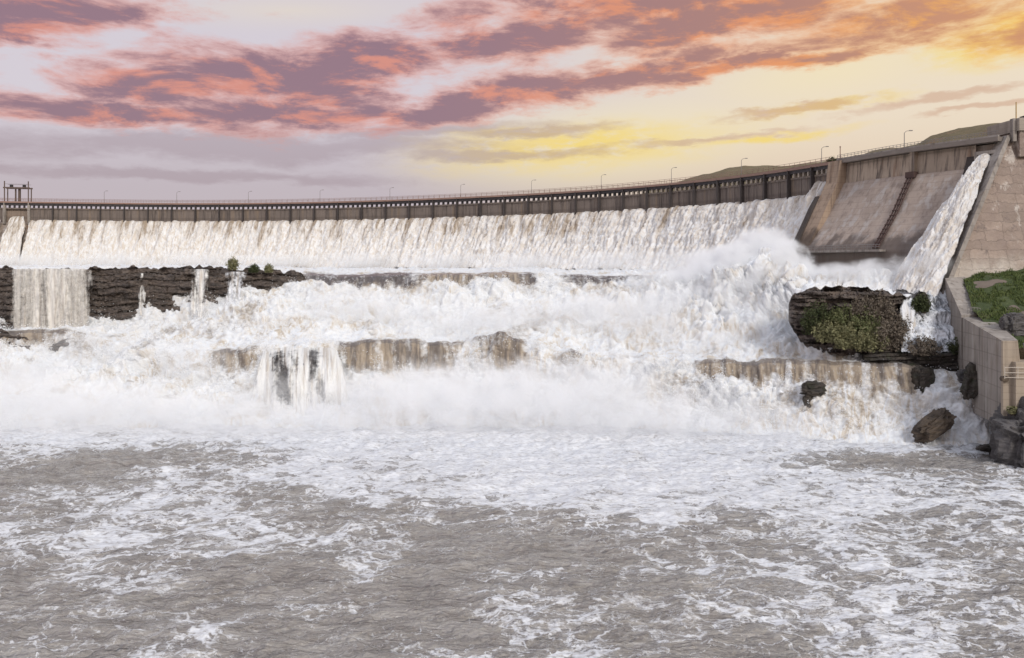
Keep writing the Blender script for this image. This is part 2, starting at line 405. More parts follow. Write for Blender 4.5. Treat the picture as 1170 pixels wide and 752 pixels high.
# ---------------------------------------------------------------- the dam's line in plan
_k = [(-260, 226.5), (-120, 228), (0, 230.2), (60, 231), (120, 231.8), (200, 232.5), (300, 232), (420, 229.5), (500, 226.7), (580, 223), (700, 215.5),
      (780, 208.5), (860, 199.5), (960, 184.5), (1030, 173), (1155, 156.3), (1200, 150)]
ZD = 46.0                                                   # deck level
def dam_D(px): return F * (ZD - CZ) / (HY - crom([a for a, _ in _k], [b for _, b in _k], px))
def dam_xy(px):
    D = dam_D(px); return np.stack([(np.asarray(px, float) - CX) / F * D, D], -1)
def dam_tn(px):
    t = dam_xy(np.asarray(px) + 4.) - dam_xy(np.asarray(px) - 4.)
    t = t / np.linalg.norm(t, axis=-1, keepdims=True)
    return t, np.stack([t[..., 1], -t[..., 0]], -1)
def sweep(name, pxs, prof, mat, parent=None, smooth=False):
    """closed profile [(downstream offset, z)] swept along the dam line"""
    pxs = np.asarray(pxs, float); c = dam_xy(pxs); _, n = dam_tn(pxs)
    V = np.array([[(*(c[i] + n[i] * o), z) for o, z in prof] for i in range(len(pxs))])
    N, K, _ = V.shape; fs = []
    for i in range(N - 1):
        for k in range(K):
            j = (k + 1) % K; fs.append((i*K + k, i*K + j, (i+1)*K + j, (i+1)*K + k))
    fs.append(tuple(range(K))[::-1]); fs.append(tuple((N-1)*K + k for k in range(K)))
    return mesh_from(name, V.reshape(-1, 3), fs, mat, parent, smooth)

PX_PIER = 958.
dam = thing('spillway_dam', 'long curved concrete spillway dam with a sheet of white water pouring down its face', 'dam', (*dam_xy(430.), 24.))
path = np.arange(-240, PX_PIER + 1, 6.)
sweep('spillway_body', path, [(-6, 20), (9.5, 20), (7.6, 25), (4.2, 31), (1.6, 36), (.4, 38.0), (.1, 38.75), (-6, 38.75)], M['concrete'], dam)
sweep('deck_slab', path, [(-2.2, 45.5), (1.1, 45.5), (1.1, 46.05), (-2.2, 46.05)], M['rust_steel'], dam)
sweep('girder', path, [(-1.6, 44.75), (.75, 44.75), (.75, 45.497), (-1.6, 45.497)], M['dark_steel'], dam)
# railings
def railing(name, pxs, parent, off, z0, mat, h=1.05, step=1.9):
    mb = MB(); c = dam_xy(pxs); _, n = dam_tn(pxs)
    p = [np.array((*(c[i] + n[i] * off), z0)) for i in range(len(pxs))]
    for i in range(len(p) - 1):
        for hh in (h, h * .55): mb.bar(p[i] + (0, 0, hh), p[i+1] + (0, 0, hh), .04, 4)
        L = np.linalg.norm(p[i+1] - p[i]); k = max(1, int(L / step))
        for j in range(k):
            q = p[i] + (p[i+1] - p[i]) * j / k; mb.bar(q, q + (0, 0, h), .04, 4)
    return mb.build(name, mat, parent)
railing('railing', path, dam, 1.0, 46.05, M['rust_steel'])
railing('railing', path, dam, -2.1, 46.05, M['rust_steel'])
# piers, boards
posts = [33.8 + 27.2 * k for k in range(34)]
posts.append(957.5)
posts = [33.8 - 28 - 27.5 * k for k in range(4, -1, -1)] + posts
for q, px in enumerate(posts):
    c = dam_xy(px); t, n = dam_tn(px); mb = MB()
    tall = abs(px - 33.8) < 1 or abs(px - 5.8) < 1
    mb.obox(c + n * .45, t, n, .40 if tall else .19, .5, 38.2 if tall else 38.9, 44.747)
    mb.obox(c + n * .93, t, n, .12, .3, 38.4, 45.6)
    mb.build('pier', M['concrete_grey'] if tall else M['post'], dam)
brackets = []
for q in range(len(posts) - 1):
    a, b_ = posts[q], posts[q + 1]
    if b_ > PX_PIER: b_ = PX_PIER
    gate = abs(a - 5.8) < 1
    mb = MB(); w = (b_ - a)
    ww = np.linalg.norm(dam_xy(b_) - dam_xy(a))
    nb = max(8, int(ww / .55))
    for k in range(nb):
        p0, p1 = a + w * k / nb, a + w * (k + 1) / nb
        c0, c1 = dam_xy(p0), dam_xy(p1); t, n = dam_tn((p0 + p1) / 2)
        dz = random.uniform(-.02, .05); off = (.12 if not gate else -.5) + random.uniform(-.05, .05)
        top = 43.55 + dz
        mb.obox((c0 + c1) / 2 + n * off, t, n, np.linalg.norm(c1 - c0) / 2 * .93, .10, 38.8, top)
    fb = mb.build('flashboard', M['gate'] if gate else M['board'], dam)
    mb = MB(); c = dam_xy((a + b_) / 2); t, n = dam_tn((a + b_) / 2)
    mb.obox(c + n * .30, t, n, ww / 2 - .3, .22, 43.45, 43.85)
    mb.build('top_beam', M['board'], fb)
    for k in range(1, 5):
        p0 = a + w * k / 5; c0 = dam_xy(p0); t, n = dam_tn(p0)
        brackets.append((c0 + n * .25, t, n, a))
brackets.sort(key=lambda q: q[0][1])
for c0, t, n, a in brackets[:96]:
    mb = MB(); mb.obox(c0, t, n, .2, .45, 43.852, 44.747)
    mb.build('bracket', M['concrete_pale'] if a > 700 else M['dark_steel'], dam)  # right-hand ones pale: bright sky between brackets put into their colour
mb = MB()
for c0, t, n, a in brackets[96:]: mb.obox(c0, t, n, .2, .45, 43.852, 44.747)
tag(mb.build('bracket', M['dark_steel'], dam), kind='stuff')
# dividing pier at the end of the overflow section
c = dam_xy(PX_PIER); t, n = dam_tn(PX_PIER + 6)
mb = MB()
prof = [(-2, 20), (13.2, 20), (12.0, 25), (9.4, 29), (5.6, 36.), (2.6, 41.5), (1.9, 45.9), (-2, 45.9)]
def prism(mb, prof, c, t, n, w0, w1):
    o = len(mb.V); K = len(prof)
    for w in (w0, w1):
        for off, z in prof: mb.V.append((*(c + n * off + t * w), z))
    for k in range(K):
        j = (k + 1) % K; mb.Fc.append((o + k, o + j, o + K + j, o + K + k))
    mb.Fc.append(tuple(o + k for k in range(K))[::-1]); mb.Fc.append(tuple(o + K + k for k in range(K)))
prism(mb, prof, c, t, n, -.8, 2.6)
mb.build('dividing_pier', M['concrete_warm'], dam)
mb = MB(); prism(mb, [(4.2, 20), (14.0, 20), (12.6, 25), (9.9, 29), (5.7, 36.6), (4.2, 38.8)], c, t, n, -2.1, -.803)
mb.build('shaded_nose', M['concrete_dark'], dam)  # dark slab: shade of the pier's left side put into the colour

# gantry hoist over the gate bay
ga = dam_xy(6.2); gb = dam_xy(33.4); t, n = dam_tn(20.)
g = thing('gate_hoist', 'rusty steel portal frame hoist standing on the bridge deck over the gate bay', 'gate hoist', (*((ga + gb) / 2), 46.05))
for c in (ga, gb):
    for off in (.8, -1.9):
        mb = MB(); mb.obox(c + n * off, t, n, .14, .14, 46.05, 53.0 if off > 0 else 51.0); mb.build('post', M['hoist'], g)
L = np.linalg.norm(gb - ga); mid = (ga + gb) / 2
for off in (.8, -1.9):
    mb = MB(); mb.obox(mid + n * off, t, n, L / 2 + .4, .18, 50.5, 50.95); mb.build('beam', M['hoist'], g)
mb = MB(); mb.obox(mid - n * .5 - t * .7, t, n, .16, .3, 46.05, 50.6); mb.build('lift_stem', M['hoist'], g); mb = MB(); mb.obox(mid - n * .5 + t * .5, t, n, .32, .4, 46.05, 50.6); mb.build('lift_stem', M['hoist'], g)
for s_ in (-1, 1):
    mb = MB(); mb.obox(mid + t * s_ * L * .27 - n * .5, t, n, .4, .5, 50.6, 51.9); mb.build('winch', M['dark_steel'], g)
for off in (.8, -1.9):
    mb = MB(); mb.bar((*(ga + n * off), 52), (*(gb + n * off), 52), .04, 4); mb.build('guard_rail', M['hoist'], g)

# street lamps on the deck
lamps = [-45, 37+0, 120, 203, 285, 367, 447, 528, 609, 689, 769.5, 850, 932, 1026]
lamps = [p for p in lamps if p != 37]
LN = ['first', 'second', 'third', 'fourth', 'fifth', 'sixth', 'seventh', 'eighth', 'ninth', 'tenth', 'eleventh', 'twelfth', 'thirteenth']
proto = None
def make_lamp(x, y, z):
    lt = thing('street_lamp', None, 'street lamp', (0, 0, 0), 'street lamps along the dam bridge')
    mb = MB(); mb.bar((0, 0, -.3), (0, 0, 3.7), (.085, .06), 6); mb.build('pole', M['lamp_grey'], lt)
    mb = MB(); mb.bar((0, 0, 3.65), (.4, -.12, 4.0), .045, 5); mb.bar((.38, -.11, 3.98), (1.0, -.3, 4.05), .045, 5); mb.build('arm', M['lamp_grey'], lt)
    mb = MB(); mb.obox((1.1, -.33), (1, 0), (0, 1), .28, .13, 3.96, 4.12); mb.build('lamp_head', M['lamp_grey'], lt)
    return lt
def dup(root, loc):
    r = root.copy(); COL.objects.link(r); r.location = loc
    for ch in list(root.children):
        c = ch.copy(); COL.objects.link(c); c.parent = r
    return r
vis = [p for p in lamps if p > 0]
near = ['near the hoist frame', 'left of the rocky cliff bush', 'over the left cliff bush', 'over the smooth upper lip', 'above the tall spillway sheet left of centre',
        'just left of the middle of the bridge', 'just right of the middle of the bridge', 'left of the yellow glow bank', 'where the brown hill begins',
        'in front of the brown hill crest', 'beside the round dark shrub near the dividing pier', 'on the dry concrete section below the green hill']
for i, px in enumerate(vis):
    c = dam_xy(px); _, n = dam_tn(px); loc = (*(c + n * (.85 if px < 900 else -1.6)), 46.05)
    if proto is None: proto = make_lamp(0, 0, 0); o = proto; o.location = loc
    else: o = dup(proto, loc)
    o['label'] = 'thin grey street lamp, %s from the left along the bridge railing' % LN[i]

# ---------------------------------------------------------------- dry concrete section right of the pier
PX_END = 1147.
sec = thing('dam_wall', 'dry sloping concrete dam section with dark run-off streaks beside the sluice', 'dam wall', (*dam_xy(1050.), 24.))
p2 = np.arange(968, PX_END + .5, 5.)
def face(name, pxs, prof, mat, parent, res=.45):
    """finely gridded open face, with slight unevenness"""
    pr = np.array(prof, float); seg = np.r_[0, np.cumsum(np.hypot(*np.diff(pr, axis=0).T))]
    s = np.linspace(0, seg[-1], int(seg[-1] / res) + 2)
    off, z = np.interp(s, seg, pr[:, 0]), np.interp(s, seg, pr[:, 1])
    c = dam_xy(pxs); _, n = dam_tn(pxs)
    A = np.zeros((len(s), len(pxs), 3))
    A[..., :2] = c[None] + n[None] * off[:, None, None]; A[..., 2] = z[:, None]
    d = fbm(A[..., 0] * .5, A[..., 1] * .5, A[..., 2] * .5, 4) * .06
    A[..., :2] += n[None] * d[..., None]
    return grid_mesh(name, A, mat, parent)
sweep('core', p2, [(-4, 20), (8.5, 20), (8.5, 27.0), (0.2, 41.0), (-.3, 45.2), (-4, 45.2)], M['concrete'], sec)
face('upper_wall', np.arange(966, 1117, 1.5), [(.55, 41.3), (.15, 45.3)], M['concrete_band'], sec)
mb = MB()
face('sloped_face', np.arange(966, 1110, 1.5), [(10.9, 20), (10.8, 27.2), (10.5, 27.4), (5.5, 33.5), (.9, 41.2), (.5, 41.32)], M['slope'], sec)
sweep('deck_slab', np.arange(962, 1150, 4.), [(-3, 45.4), (1.5, 45.4), (1.5, 46.15), (-3, 46.15)], M['deck_pale'], sec)
sweep('curb', np.arange(962, 1150, 4.), [(1.0, 46.153), (1.35, 46.153), (1.35, 46.45), (1.0, 46.45)], M['concrete_grey'], sec)
railing('railing', np.arange(962, 1150, 4.), sec, 1.2, 46.45, M['lamp_grey'], .7)
# buttress rib with rusty ladder pipes
c = dam_xy(1047.); t, n = dam_tn(1047.)
mb = MB(); mb.obox(c + n * .7, t, n, .5, .5, 41.0, 45.395); mb.build('rib', M['concrete_band'], sec)
mb = MB()
sl = [(1.1, 41.6), (5.8, 33.9), (10.7, 27.6)]
for s in (-.55, 0., .5):
    for (o0, z0), (o1, z1) in zip(sl, sl[1:]): mb.bar((*(c + n * o0 + t * s), z0), (*(c + n * o1 + t * s), z1), .15, 5)
for k in range(16):
    o_, z_ = np.interp(k / 15, [0, .5, 1], [1.2, 5.9, 10.7]), np.interp(k / 15, [0, .5, 1], [41.7, 34., 27.7])
    mb.obox(c + n * o_, t, n, .65, .12, z_ - .08, z_ + .08)
mb.obox(c + n * 1.3, t, n, .9, .6, 40.6, 41.7)
mb.build('pipe_ladder', mat_simple('pipe_rust', (.085, .05, .042), .4, .8, .7), sec)
# walkway at the toe
mb = MB(); pw = np.arange(966, 1062, 4.)
sweep('walkway', pw, [(10.9, 26.9), (12.6, 26.9), (12.6, 27.3), (10.9, 27.3)], M['concrete_grey'], sec)
railing('handrail', pw, sec, 12.5, 27.3, M['lamp_grey'], .9, 3.)
# sluice opening under the deck
c = dam_xy(1131.); t, n = dam_tn(1131.)
mb = MB(); mb.obox(c + n * .9, t, n, 1.9, .35, 43.4, 44.0); mb.obox(c + n * .9 - t * 1.75, t, n, .25, .35, 41.2, 43.397); mb.obox(c + n * .9 + t * 1.75, t, n, .25, .35, 41.2, 43.397)
mb.build('sluice_frame', M['concrete_grey'], sec)
mb = MB(); mb.obox(c + n * .5, t, n, 1.48, .2, 40.8, 43.39); mb.build('sluice_opening', mat_simple('dark_opening', (.012, .011, .012), .2, .9), sec)
face('chute_floor', np.arange(1106, 1150, 1.5), [(16.5, 20), (10.3, 29.), (5.2, 35.), (1.2, 41.0), (.4, 43.4)], M['concrete_dark'], sec)

# ---------------------------------------------------------------- abutment: sloping chute wall and coursed stone
Lt = np.array((*dam_xy(PX_END), 46.3)); _, nE = dam_tn(PX_END); Lb = np.array((*(dam_xy(PX_END) + nE * 16.4), 21.3))
ab = thing('abutment', 'battered tan stone abutment wall with pale stains above the grass bank', 'retaining wall', tuple(Lb))
tt = np.linspace(0, 1, 60); ss = np.linspace(.55, 60, 110)
A = np.zeros((60, 110, 3))
base = Lb[None] * (1 - tt[:, None]) + Lt[None] * tt[:, None]
A[:] = base[:, None]; A[..., 0] += ss[None]; A[..., 1] += .03 * ss[None]
A[..., 1] += fbm(A[..., 0] * .7, A[..., 2] * .7, 0, 4) * .16
grid_mesh('stone_face', A, M['stone'], ab)
mb = MB(); e0, e1 = Lb.copy(), Lt.copy()
up = np.array((0, 0, .9))
fr = np.array((.1, -.8, 0)); w = np.array((.75, 0, 0)); back = np.array((0.3, 5., 0))
d_ = e0 - (e1 - e0) * .16
mb.hexa([d_ + fr, d_ + fr + w, d_ + back + w, d_ + back, e1 + fr, e1 + fr + w, e1 + back + w, e1 + back])
mb.build('chute_wall', M['concrete_grey'], ab)
mb = MB()
q = [d_ + fr - (.03, 0, 0), d_ + back - (.03, 0, 0), e1 + back - (.03, 0, 0), e1 + fr - (.03, 0, 0)]
mb.hexa([q[0] + (0, .3, -1), q[0] + (.02, .3, -1), q[1] + (.02, 0, -1), q[1] + (0, 0, -1), q[3] + (0, .3, -1), q[3] + (.02, .3, -1), q[2] + (.02, 0, -1), q[2] + (0, 0, -1)])
mb.build('shade_sheet', M['concrete_dark'], ab)  # chute wall's shadow side, painted as a thin dark sheet
x0, y0, _ = P(1157.5, 150, 137.)
mb = MB(); mb.box(x0, x0 + 55, 135.2, 144, 42.6, 46.9); mb.build('cap_block', M['stone'], ab)
mb = MB(); mb.box(x0 - .3, x0 + 55, 134.8, 144, 46.903, 49.0); mb.build('parapet', M['concrete_pale'], ab)
mb = MB(); mb.box(x0 - .9, x0 - .31, 135.5, 136.4, 45.2, 49.0); mb.build('gate_post', M['concrete_grey'], ab)
ph = thing('flag_pole', 'thin yellowish bare pole on top of the stone abutment', 'pole', (P(1161, 138, 137.)[0], 137., 49.))
mb = MB(); mb.bar((P(1161, 138, 137.)[0], 137., 49.), (P(1161, 138, 137.)[0], 137., 52.), .09, 6); mb.build('pole', mat_simple('yellow_pole', (.45, .30, .12), .2, .6), ph)
mb = MB(); mb.box(P(1167, 138, 137.)[0], P(1175, 138, 137.)[0], 136, 137.5, 49.003, 49.6); 
ob = mb.build('equipment_box', M['dark_steel']); tag(ob, 'small dark box on top of the abutment parapet at the right edge', 'box')
pm = thing('marker_post', 'short orange-brown post at the end of the bridge beside the dividing pier', 'post', (*dam_xy(960.), 46.1))
mb = MB(); c = dam_xy(960.); mb.bar((*c, 46.1), (*c, 49.0), .09, 6); mb.build('post', M['rust_steel'], pm)
mb = MB(); mb.bar((*c, 48.9), (*c, 49.15), .14, 6); mb.build('cap', M['rust_steel'], pm)

# ---------------------------------------------------------------- training wall by the right bank
tw = thing('training_wall', 'stepped grey concrete training wall running down to a square end pier by the water', 'retaining wall', P(1120, 400, 112.))
def wall_seg(a_l, a_r, b_l, b_r, zb):
    """top corners at the far end a and near end b; down to zb"""
    mb = MB(); a_l, a_r, b_l, b_r = map(np.array, (a_l, a_r, b_l, b_r))
    low = lambda p: (p[0], p[1], zb)
    mb.hexa([low(b_l), low(b_r), low(a_r), low(a_l), b_l, b_r, a_r, a_l]); return mb
s1 = wall_seg(P(1080, 318, 128), P(1103, 316, 129), P(1098.5, 360, 118), P(1116, 359, 118), 8.)
s1.build('upper_flight', M['concrete_grey'], tw)
s2 = wall_seg(P(1100, 363, 117.9), P(1130, 361.5, 118), P(1146, 390, 103.75), P(1163, 389, 103.75), 4.)
s2.build('lower_flight', M['concrete_grey'], tw)
xa, _, za = P(1145.8, 389.6, 103.4); xb = P(1163., 389.6, 103.4)[0]
mb = MB(); mb.hexa([(xa-.05, 103.2, 3), (xb+1.2, 103.2, 3), (xb+1.2, 103.745, 3), (xa-.05, 103.745, 3), (xa, 103.4, za), (xb, 103.4, za), (xb, 103.745, za), (xa, 103.745, za)])
mb.build('end_pier', M['concrete_warm2'], tw)
x1 = P(1158, 415, 103.)[0]
mb = MB(); mb.box(x1, x1 + 14, 102.5, 105.5, 4, zat(414, 102.5)); mb.build('side_block', M['concrete_warm2'], tw)
mb = MB(); 
for py in (420, 426, 431.5):
    a = P(1148, py, 102.2); mb.bar(a, (a[0] + 9, a[1] - .1, a[2]), .045, 5)
for px in (1148, 1163, 1178, 1193): mb.bar(P(px, 419, 102.2), P(px, 433, 102.2), .05, 5)
mb.build('railing', mat_simple('pale_rail', (.52, .46, .39), .1, .6), tw)
mb = MB(); 
for k in range(12): pass
xh, yh_, zh = P(1152, 434, 102.58)
mb.bar((xh, 103.75, zh), (xh, 103.1, zh), .42, 10); mb.build('drain_outlet', M['rock_brown'], tw)
mb = MB()
a, b_ = np.array(P(1106, 359.5, 118.2)), np.array(P(1120, 361, 118.2))
for k in range(5): q = a + (b_ - a) * k / 4; mb.bar(q, q + (0, 0, 1.1), .05, 5)
for h in (1.1, .6): mb.bar(a + (0, 0, h), b_ + (0, 0, h), .045, 5)
mb.build('step_rail', M['lamp_grey'], tw)

# ---------------------------------------------------------------- rocks
def boulder(name, label, px, py, D, rx, ry, rz, mat, seed, strata=.25, lean=0., cut=.5, rot=0., group=None, cat='rock'):
    x0, y0, z0 = P(px, py, D)
    N, K = 44, 64
    th = np.linspace(.02, math.pi - .02, N)[:, None]; ph_ = np.linspace(0, 2 * math.pi, K, endpoint=False)[None]
    d = np.stack([np.sin(th) * np.cos(ph_), np.sin(th) * np.sin(ph_), np.cos(th) * np.ones_like(ph_)], -1)
    e = .62
    sq = np.sign(d) * np.abs(d) ** e                                          # boxier than a ball
    sq /= np.maximum(np.linalg.norm(sq, axis=-1, keepdims=True), 1e-6) ** .55
    n1 = fbm(d[..., 0] * 1.3 + seed, d[..., 1] * 1.3, d[..., 2] * 1.3, 3) * .30
    n2 = billow(d[..., 0] * 3 + seed, d[..., 1] * 3 + 4, d[..., 2] * 5, 4) * .22
    r = 1 + n1 - n2
    A = sq * r[..., None] * np.array((rx, ry, rz))
    zz = A[..., 2]; lay = np.floor((zz + .3 * fbm(A[..., 0] * .4 + seed, A[..., 1] * .4, 0, 2)) / (rz * .28))
    k = 1 + strata * (((np.sin(lay * 12.9898 + seed) * 43758.5453) % 1) - .5)
    A[..., 0] *= k; A[..., 1] *= k
    A[..., 0] += lean * A[..., 2]
    cr, sr = math.cos(rot), math.sin(rot)
    A = np.stack([A[..., 0] * cr - A[..., 2] * sr, A[..., 1], A[..., 0] * sr + A[..., 2] * cr], -1)
    A += np.array((x0, y0, z0))
    V = A.reshape(-1, 3); i = np.arange(N * K).reshape(N, K)
    q = np.stack([i[:-1], np.roll(i, -1, 1)[:-1], np.roll(i, -1, 1)[1:], i[1:]], -1).reshape(-1, 4)[:, ::-1]
    V = np.vstack([V, A[0].mean(0), A[-1].mean(0)])
    tri = [(int(a), len(V) - 2, int(a2), int(a2)) for a, a2 in []]
    o = mesh_quads(name, V[:-2], q, mat, None, False)
    tag(o, label, cat, group)
    return o
boulder('boulder', 'large brown leaning boulder at the foot of the right cascade in the river', 1066, 486, 112.2, 3.1, 1.7, 1.4, M['rock_brown'], 3.1, .1, .1, rot=.66)
boulder('boulder', 'dark brown rock jutting out of the brown water curtain', 928, 444, 120.3, 1.9, 1.2, 1.2, M['rock'], 8.2, .2)
boulder('boulder', 'narrow dark stub of rock hanging below the rock in the brown curtain', 923, 460, 119.9, .7, .7, 1.2, M['rock'], 1.9, .1, -.1)
boulder('boulder', 'tall black block of rock between the brown curtain and right cascade', 1054, 438, 118.2, 1.55, 1.4, 2.7, M['rock'], 5.5, .12)
boulder('boulder', 'ragged black rock splitting the white water by the training wall', 1110, 438, 113.4, 1.35, 1.2, 2.5, M['rock'], 9.7, .2, .1)
boulder('boulder', 'rounded grey rock on the lip left of the ragged black rock', 1101, 430, 115.6, .95, .8, 1.0, M['rock_grey'], 2.2, .1)
boulder('boulder', 'low flat dark rock just above the river surface at the right', 1129, 512, 106.5, 1.6, 1., .45, M['rock'], 6.4, .1)
boulder('base_rock', 'massive dark grey rock under the end pier at the right edge', 1181, 508, 102., 5.0, 4.5, 5.7, M['rock_grey'], 4.4, .1, cat='rock')
boulder('bank_boulder', 'grey boulder lying on the green bank behind the end pier', 1160, 372, 110, 2.0, 1.7, 2.0, M['rock_grey'], 7.7, .1, cat='rock')

def cliff(name, label, pk, ytop, ybot, Dk, mat, seed, back=14., amp=1., layer=.75, res=1.3, ends=5., ret=5.):
    """layered rock face following bearings pk"""
    px = np.arange(pk[0], pk[-1] + .1, res)
    yt = np.interp(px, pk, ytop); yb = np.interp(px, pk, ybot); D0 = np.interp(px, pk, Dk)
    s = px * D0.mean() / F
    yt = yt + fbm(s * .5 + seed, s * 0 + seed, 0, 4) * 5. * D0.mean()**0 * .9
    yb = yb + fbm(s * .9 + seed, s * 0 + 3., 0, 3) * 4.
    zt, zb = zat(yt, D0), zat(yb, D0)
    nf = 70; v = np.linspace(0, 1, nf)[:, None]
    Z = zb + (zt - zb) * v
    lid = Z / layer + .8 * noise3(s * .05 + seed, Z * 0, 0.) + .35 * noise3(s * .3, Z * 0 + seed, 0.)
    li, lf = np.floor(lid), lid - np.floor(lid)
    step = (((np.sin(li * 12.9898 + seed) * 43758.5453) % 1) - .5) * 1.1 + noise3(s * .22 + li * 7.3, li * 3.1 + seed, 0.) * 1.4
    gap = -.55 * (1 - sstep(0, .2, lf)) * (noise3(s * .15, li * 5.7, 3.) > -.25)
    rough = fbm(s * 1.2 + 0 * Z, Z * 1.6, seed, 4) * .35
    blk = np.floor(s * .28 + li * .37 + .4 * noise3(s * .5, li, 2.))
    step = step + (((np.sin(blk * 78.233 + li * 3.17) * 43758.5453) % 1) - .5) * .7
    out = (step + gap + rough) * amp + (1 - v) * 1.2
    edge = np.clip(np.minimum(px - px[0], px[-1] - px) / ends, 0, 1)
    out = out - (1 - edge) ** 2 * ret
    D = D0 - out
    A1 = np.stack([(px - CX) / F * D, D, Z * np.ones_like(D)], -1)
    nb = 24; w = np.linspace(0, 1, nb + 1)[1:, None]
    Db = D[-1] + back * w
    Zb = zt - .25 * np.sin(w * 3) + fbm(s * .4 + 0 * w, Db * .4, seed, 3) * .3 * amp - w ** 3 * 2.5
    A2 = np.stack([(px - CX) / F * Db, Db, Zb], -1)
    A = np.vstack([A1, A2])
    o = grid_mesh(name, A, mat, None, smooth=False)
    return tag(o, label, 'rock ledge')
cliff('cliff', 'dark layered rock cliff across the left of the falls with thin veils of water', [-200, 0, 12, 20, 60, 100, 108, 160, 215, 250, 280, 310, 345, 352],
      [306, 306, 306, 308.5, 308, 308, 306, 305, 304.5, 306, 308, 309, 313, 322], [385]*10 + [378, 372, 362, 350], [163]*8 + [163, 163, 163.5, 164, 165, 166], M['cliff'], 2.3, layer=1.25)
cliff('rock_shelf', 'low dark wet rock shelf in the spray at the far left edge', [-200, 0, 12, 30, 45], [376, 377, 381, 386, 394], [440]*5, [150.4]*5, M['cliff'], 6.1, 8., .6)
cliff('rock_shelf', 'small slanting dark rock half under white water below the left cliff', [48, 62, 78, 88], [404, 392, 384, 396], [420]*4, [149.5]*4, M['cliff'], 1.1, 6., .5)
cliff('rock_island', 'dark layered rock outcrop covered in bushes left of the training wall', [901, 904, 908, 915, 930, 942, 970, 1000, 1018, 1030, 1040, 1046],
      [353, 343, 336, 332, 329.5, 327.5, 329, 331, 334, 336, 339, 352], [366, 372, 380, 390, 398, 402, 406, 408, 408, 406, 404, 402], [129.5, 128.6, 128, 127.3, 126.5, 126, 125.5, 125.5, 125.5, 126, 126.5, 127.5], M['cliff'], 4.2, 5., 1.1, .62, .8, 1.5, 1.2)
cliff('rock_island', 'dark mossy rock hump between the two small falls right of the outcrop', [1042, 1047, 1053, 1058, 1064], [342, 335, 333, 336, 348], [372, 374, 374, 370, 364], [125.5]*5, M['rock'], 9.2, 5., .5, .6, .6, 3.)
cliff('rock_shelf', 'flat black rock shelf with low scrub under the small right falls', [984, 1000, 1020, 1060, 1100, 1118, 1124], [406, 401, 399, 398, 397, 396, 398], [412, 418, 421, 424, 425, 424, 424], [122.5, 122, 121.5, 121, 120.5, 120, 120], M['rock'], 3.3, 4., .6, .5, .8, 4.)
# ---------------------------------------------------------------- white water: one stepped surface from the river up to the dam's toe
kp = [-200, 0, 60, 120, 200, 260, 310, 345, 380, 440, 520, 560, 600, 680, 750, 800, 850, 900, 930, 980, 1040, 1075, 1100, 1160]
al_y = [309, 309, 309, 309, 309, 309, 310, 313, 315, 314, 314, 313, 313, 316, 317, 318, 320, 326, 333, 334, 335, 336, 336, 336]
al_D = [170, 170, 170, 170, 170, 170, 170, 168, 166, 166, 166, 166, 165, 164, 161, 157, 151, 143, 136, 133.5, 131, 130, 129, 129]
af_y = [376, 376, 376, 374, 366, 352, 342, 336, 334, 339, 336, 336, 336, 335, 335, 338, 345, 365, 385, 402, 397, 394, 394, 394]
af_D = [162, 162, 162, 161, 160, 159, 160, 161, 161, 161, 161, 161, 160.5, 160, 157, 152, 146, 137, 129.5, 125.5, 124.5, 124, 124, 124]
bl_y = [377, 377, 378, 386, 402, 399, 394, 391, 390, 389, 391, 384, 391, 407, 410, 411, 412, 413, 413, 415, 418, 424, 425, 428]
bl_D = [152, 152, 151.5, 149, 143, 140.5, 140, 140.3, 141, 141.3, 141.5, 140.5, 138.5, 135, 132.5, 130, 128, 125.5, 124, 121.8, 119.8, 118.4, 118, 117]
bf_y = [402, 402, 405, 415, 430, 438, 440, 438, 436, 436, 436, 434, 432, 436, 438, 440, 446, 450, 452, 455, 462, 460, 460, 462]
bf_D = [148, 148, 148, 145, 139, 137, 136.5, 137, 137.5, 138, 138, 137, 135, 131.5, 129, 127, 125, 123, 121.6, 119.2, 117, 115.5, 115.4, 114.2]
to_D = [126, 126, 126, 126, 126, 126, 126, 126, 126, 126, 126, 126, 126, 126, 125.5, 123.5, 121.5, 119, 117.7, 116, 114, 112.6, 112, 111]
px = np.arange(-200, 1146, 1.5)
I = lambda k: crom(kp, k, px)
bl_w = fbm(px * .024, 0 * px + 2., 0., 4) * 5.5; al_w = fbm(px * .03, 0 * px + 9., 0., 4) * 1.6
toe_dam = dam_D(px) - np.interp(px, [-200, 500, 800, 960, 1150], [13, 13, 12, 12, 16])
alD, afD, blD, bfD, toD = I(al_D), I(af_D), I(bl_D), I(bf_D), I(to_D)
afD = np.minimum(afD, alD - .8); bbD = np.minimum(blD + 4.5, (blD + afD) / 2)
zal, zaf, zbl, zbf = zat(I(al_y) + al_w, alD), zat(I(af_y), afD), zat(I(bl_y) + bl_w, blD), zat(I(bf_y), bfD)
ctrl = [(toD - 5, -1.6 + 0*px), (toD, .5 + 0*px), (bfD, zbf), (blD - .6, zbl - .5), (blD + .2, zbl), (bbD, zbl + .15), (afD, zaf), (alD - .3, zal - .4), (alD + .5, zal), (alD + 8, zal + .2), (np.maximum(toe_dam, alD + 9), np.maximum(zal, 22.6) + .3)]
cnt = [16, 90, 80, 12, 26, 100, 70, 12, 36, 60]
rows_D, rows_z, seg = [], [], []
for k, c_ in enumerate(cnt):
    for j in range(c_):
        u = j / c_
        rows_D.append(ctrl[k][0] * (1-u) + ctrl[k+1][0] * u); rows_z.append(ctrl[k][1] * (1-u) + ctrl[k+1][1] * u); seg.append(k + u)
RD, RZ, SEG = np.array(rows_D), np.array(rows_z), np.array(seg)[:, None]
def smooth_rows(a, n=8):
    p = np.pad(a, ((n, n), (0, 0)), 'edge'); return sum(p[i:i + len(a)] for i in range(2*n + 1)) / (2*n + 1)
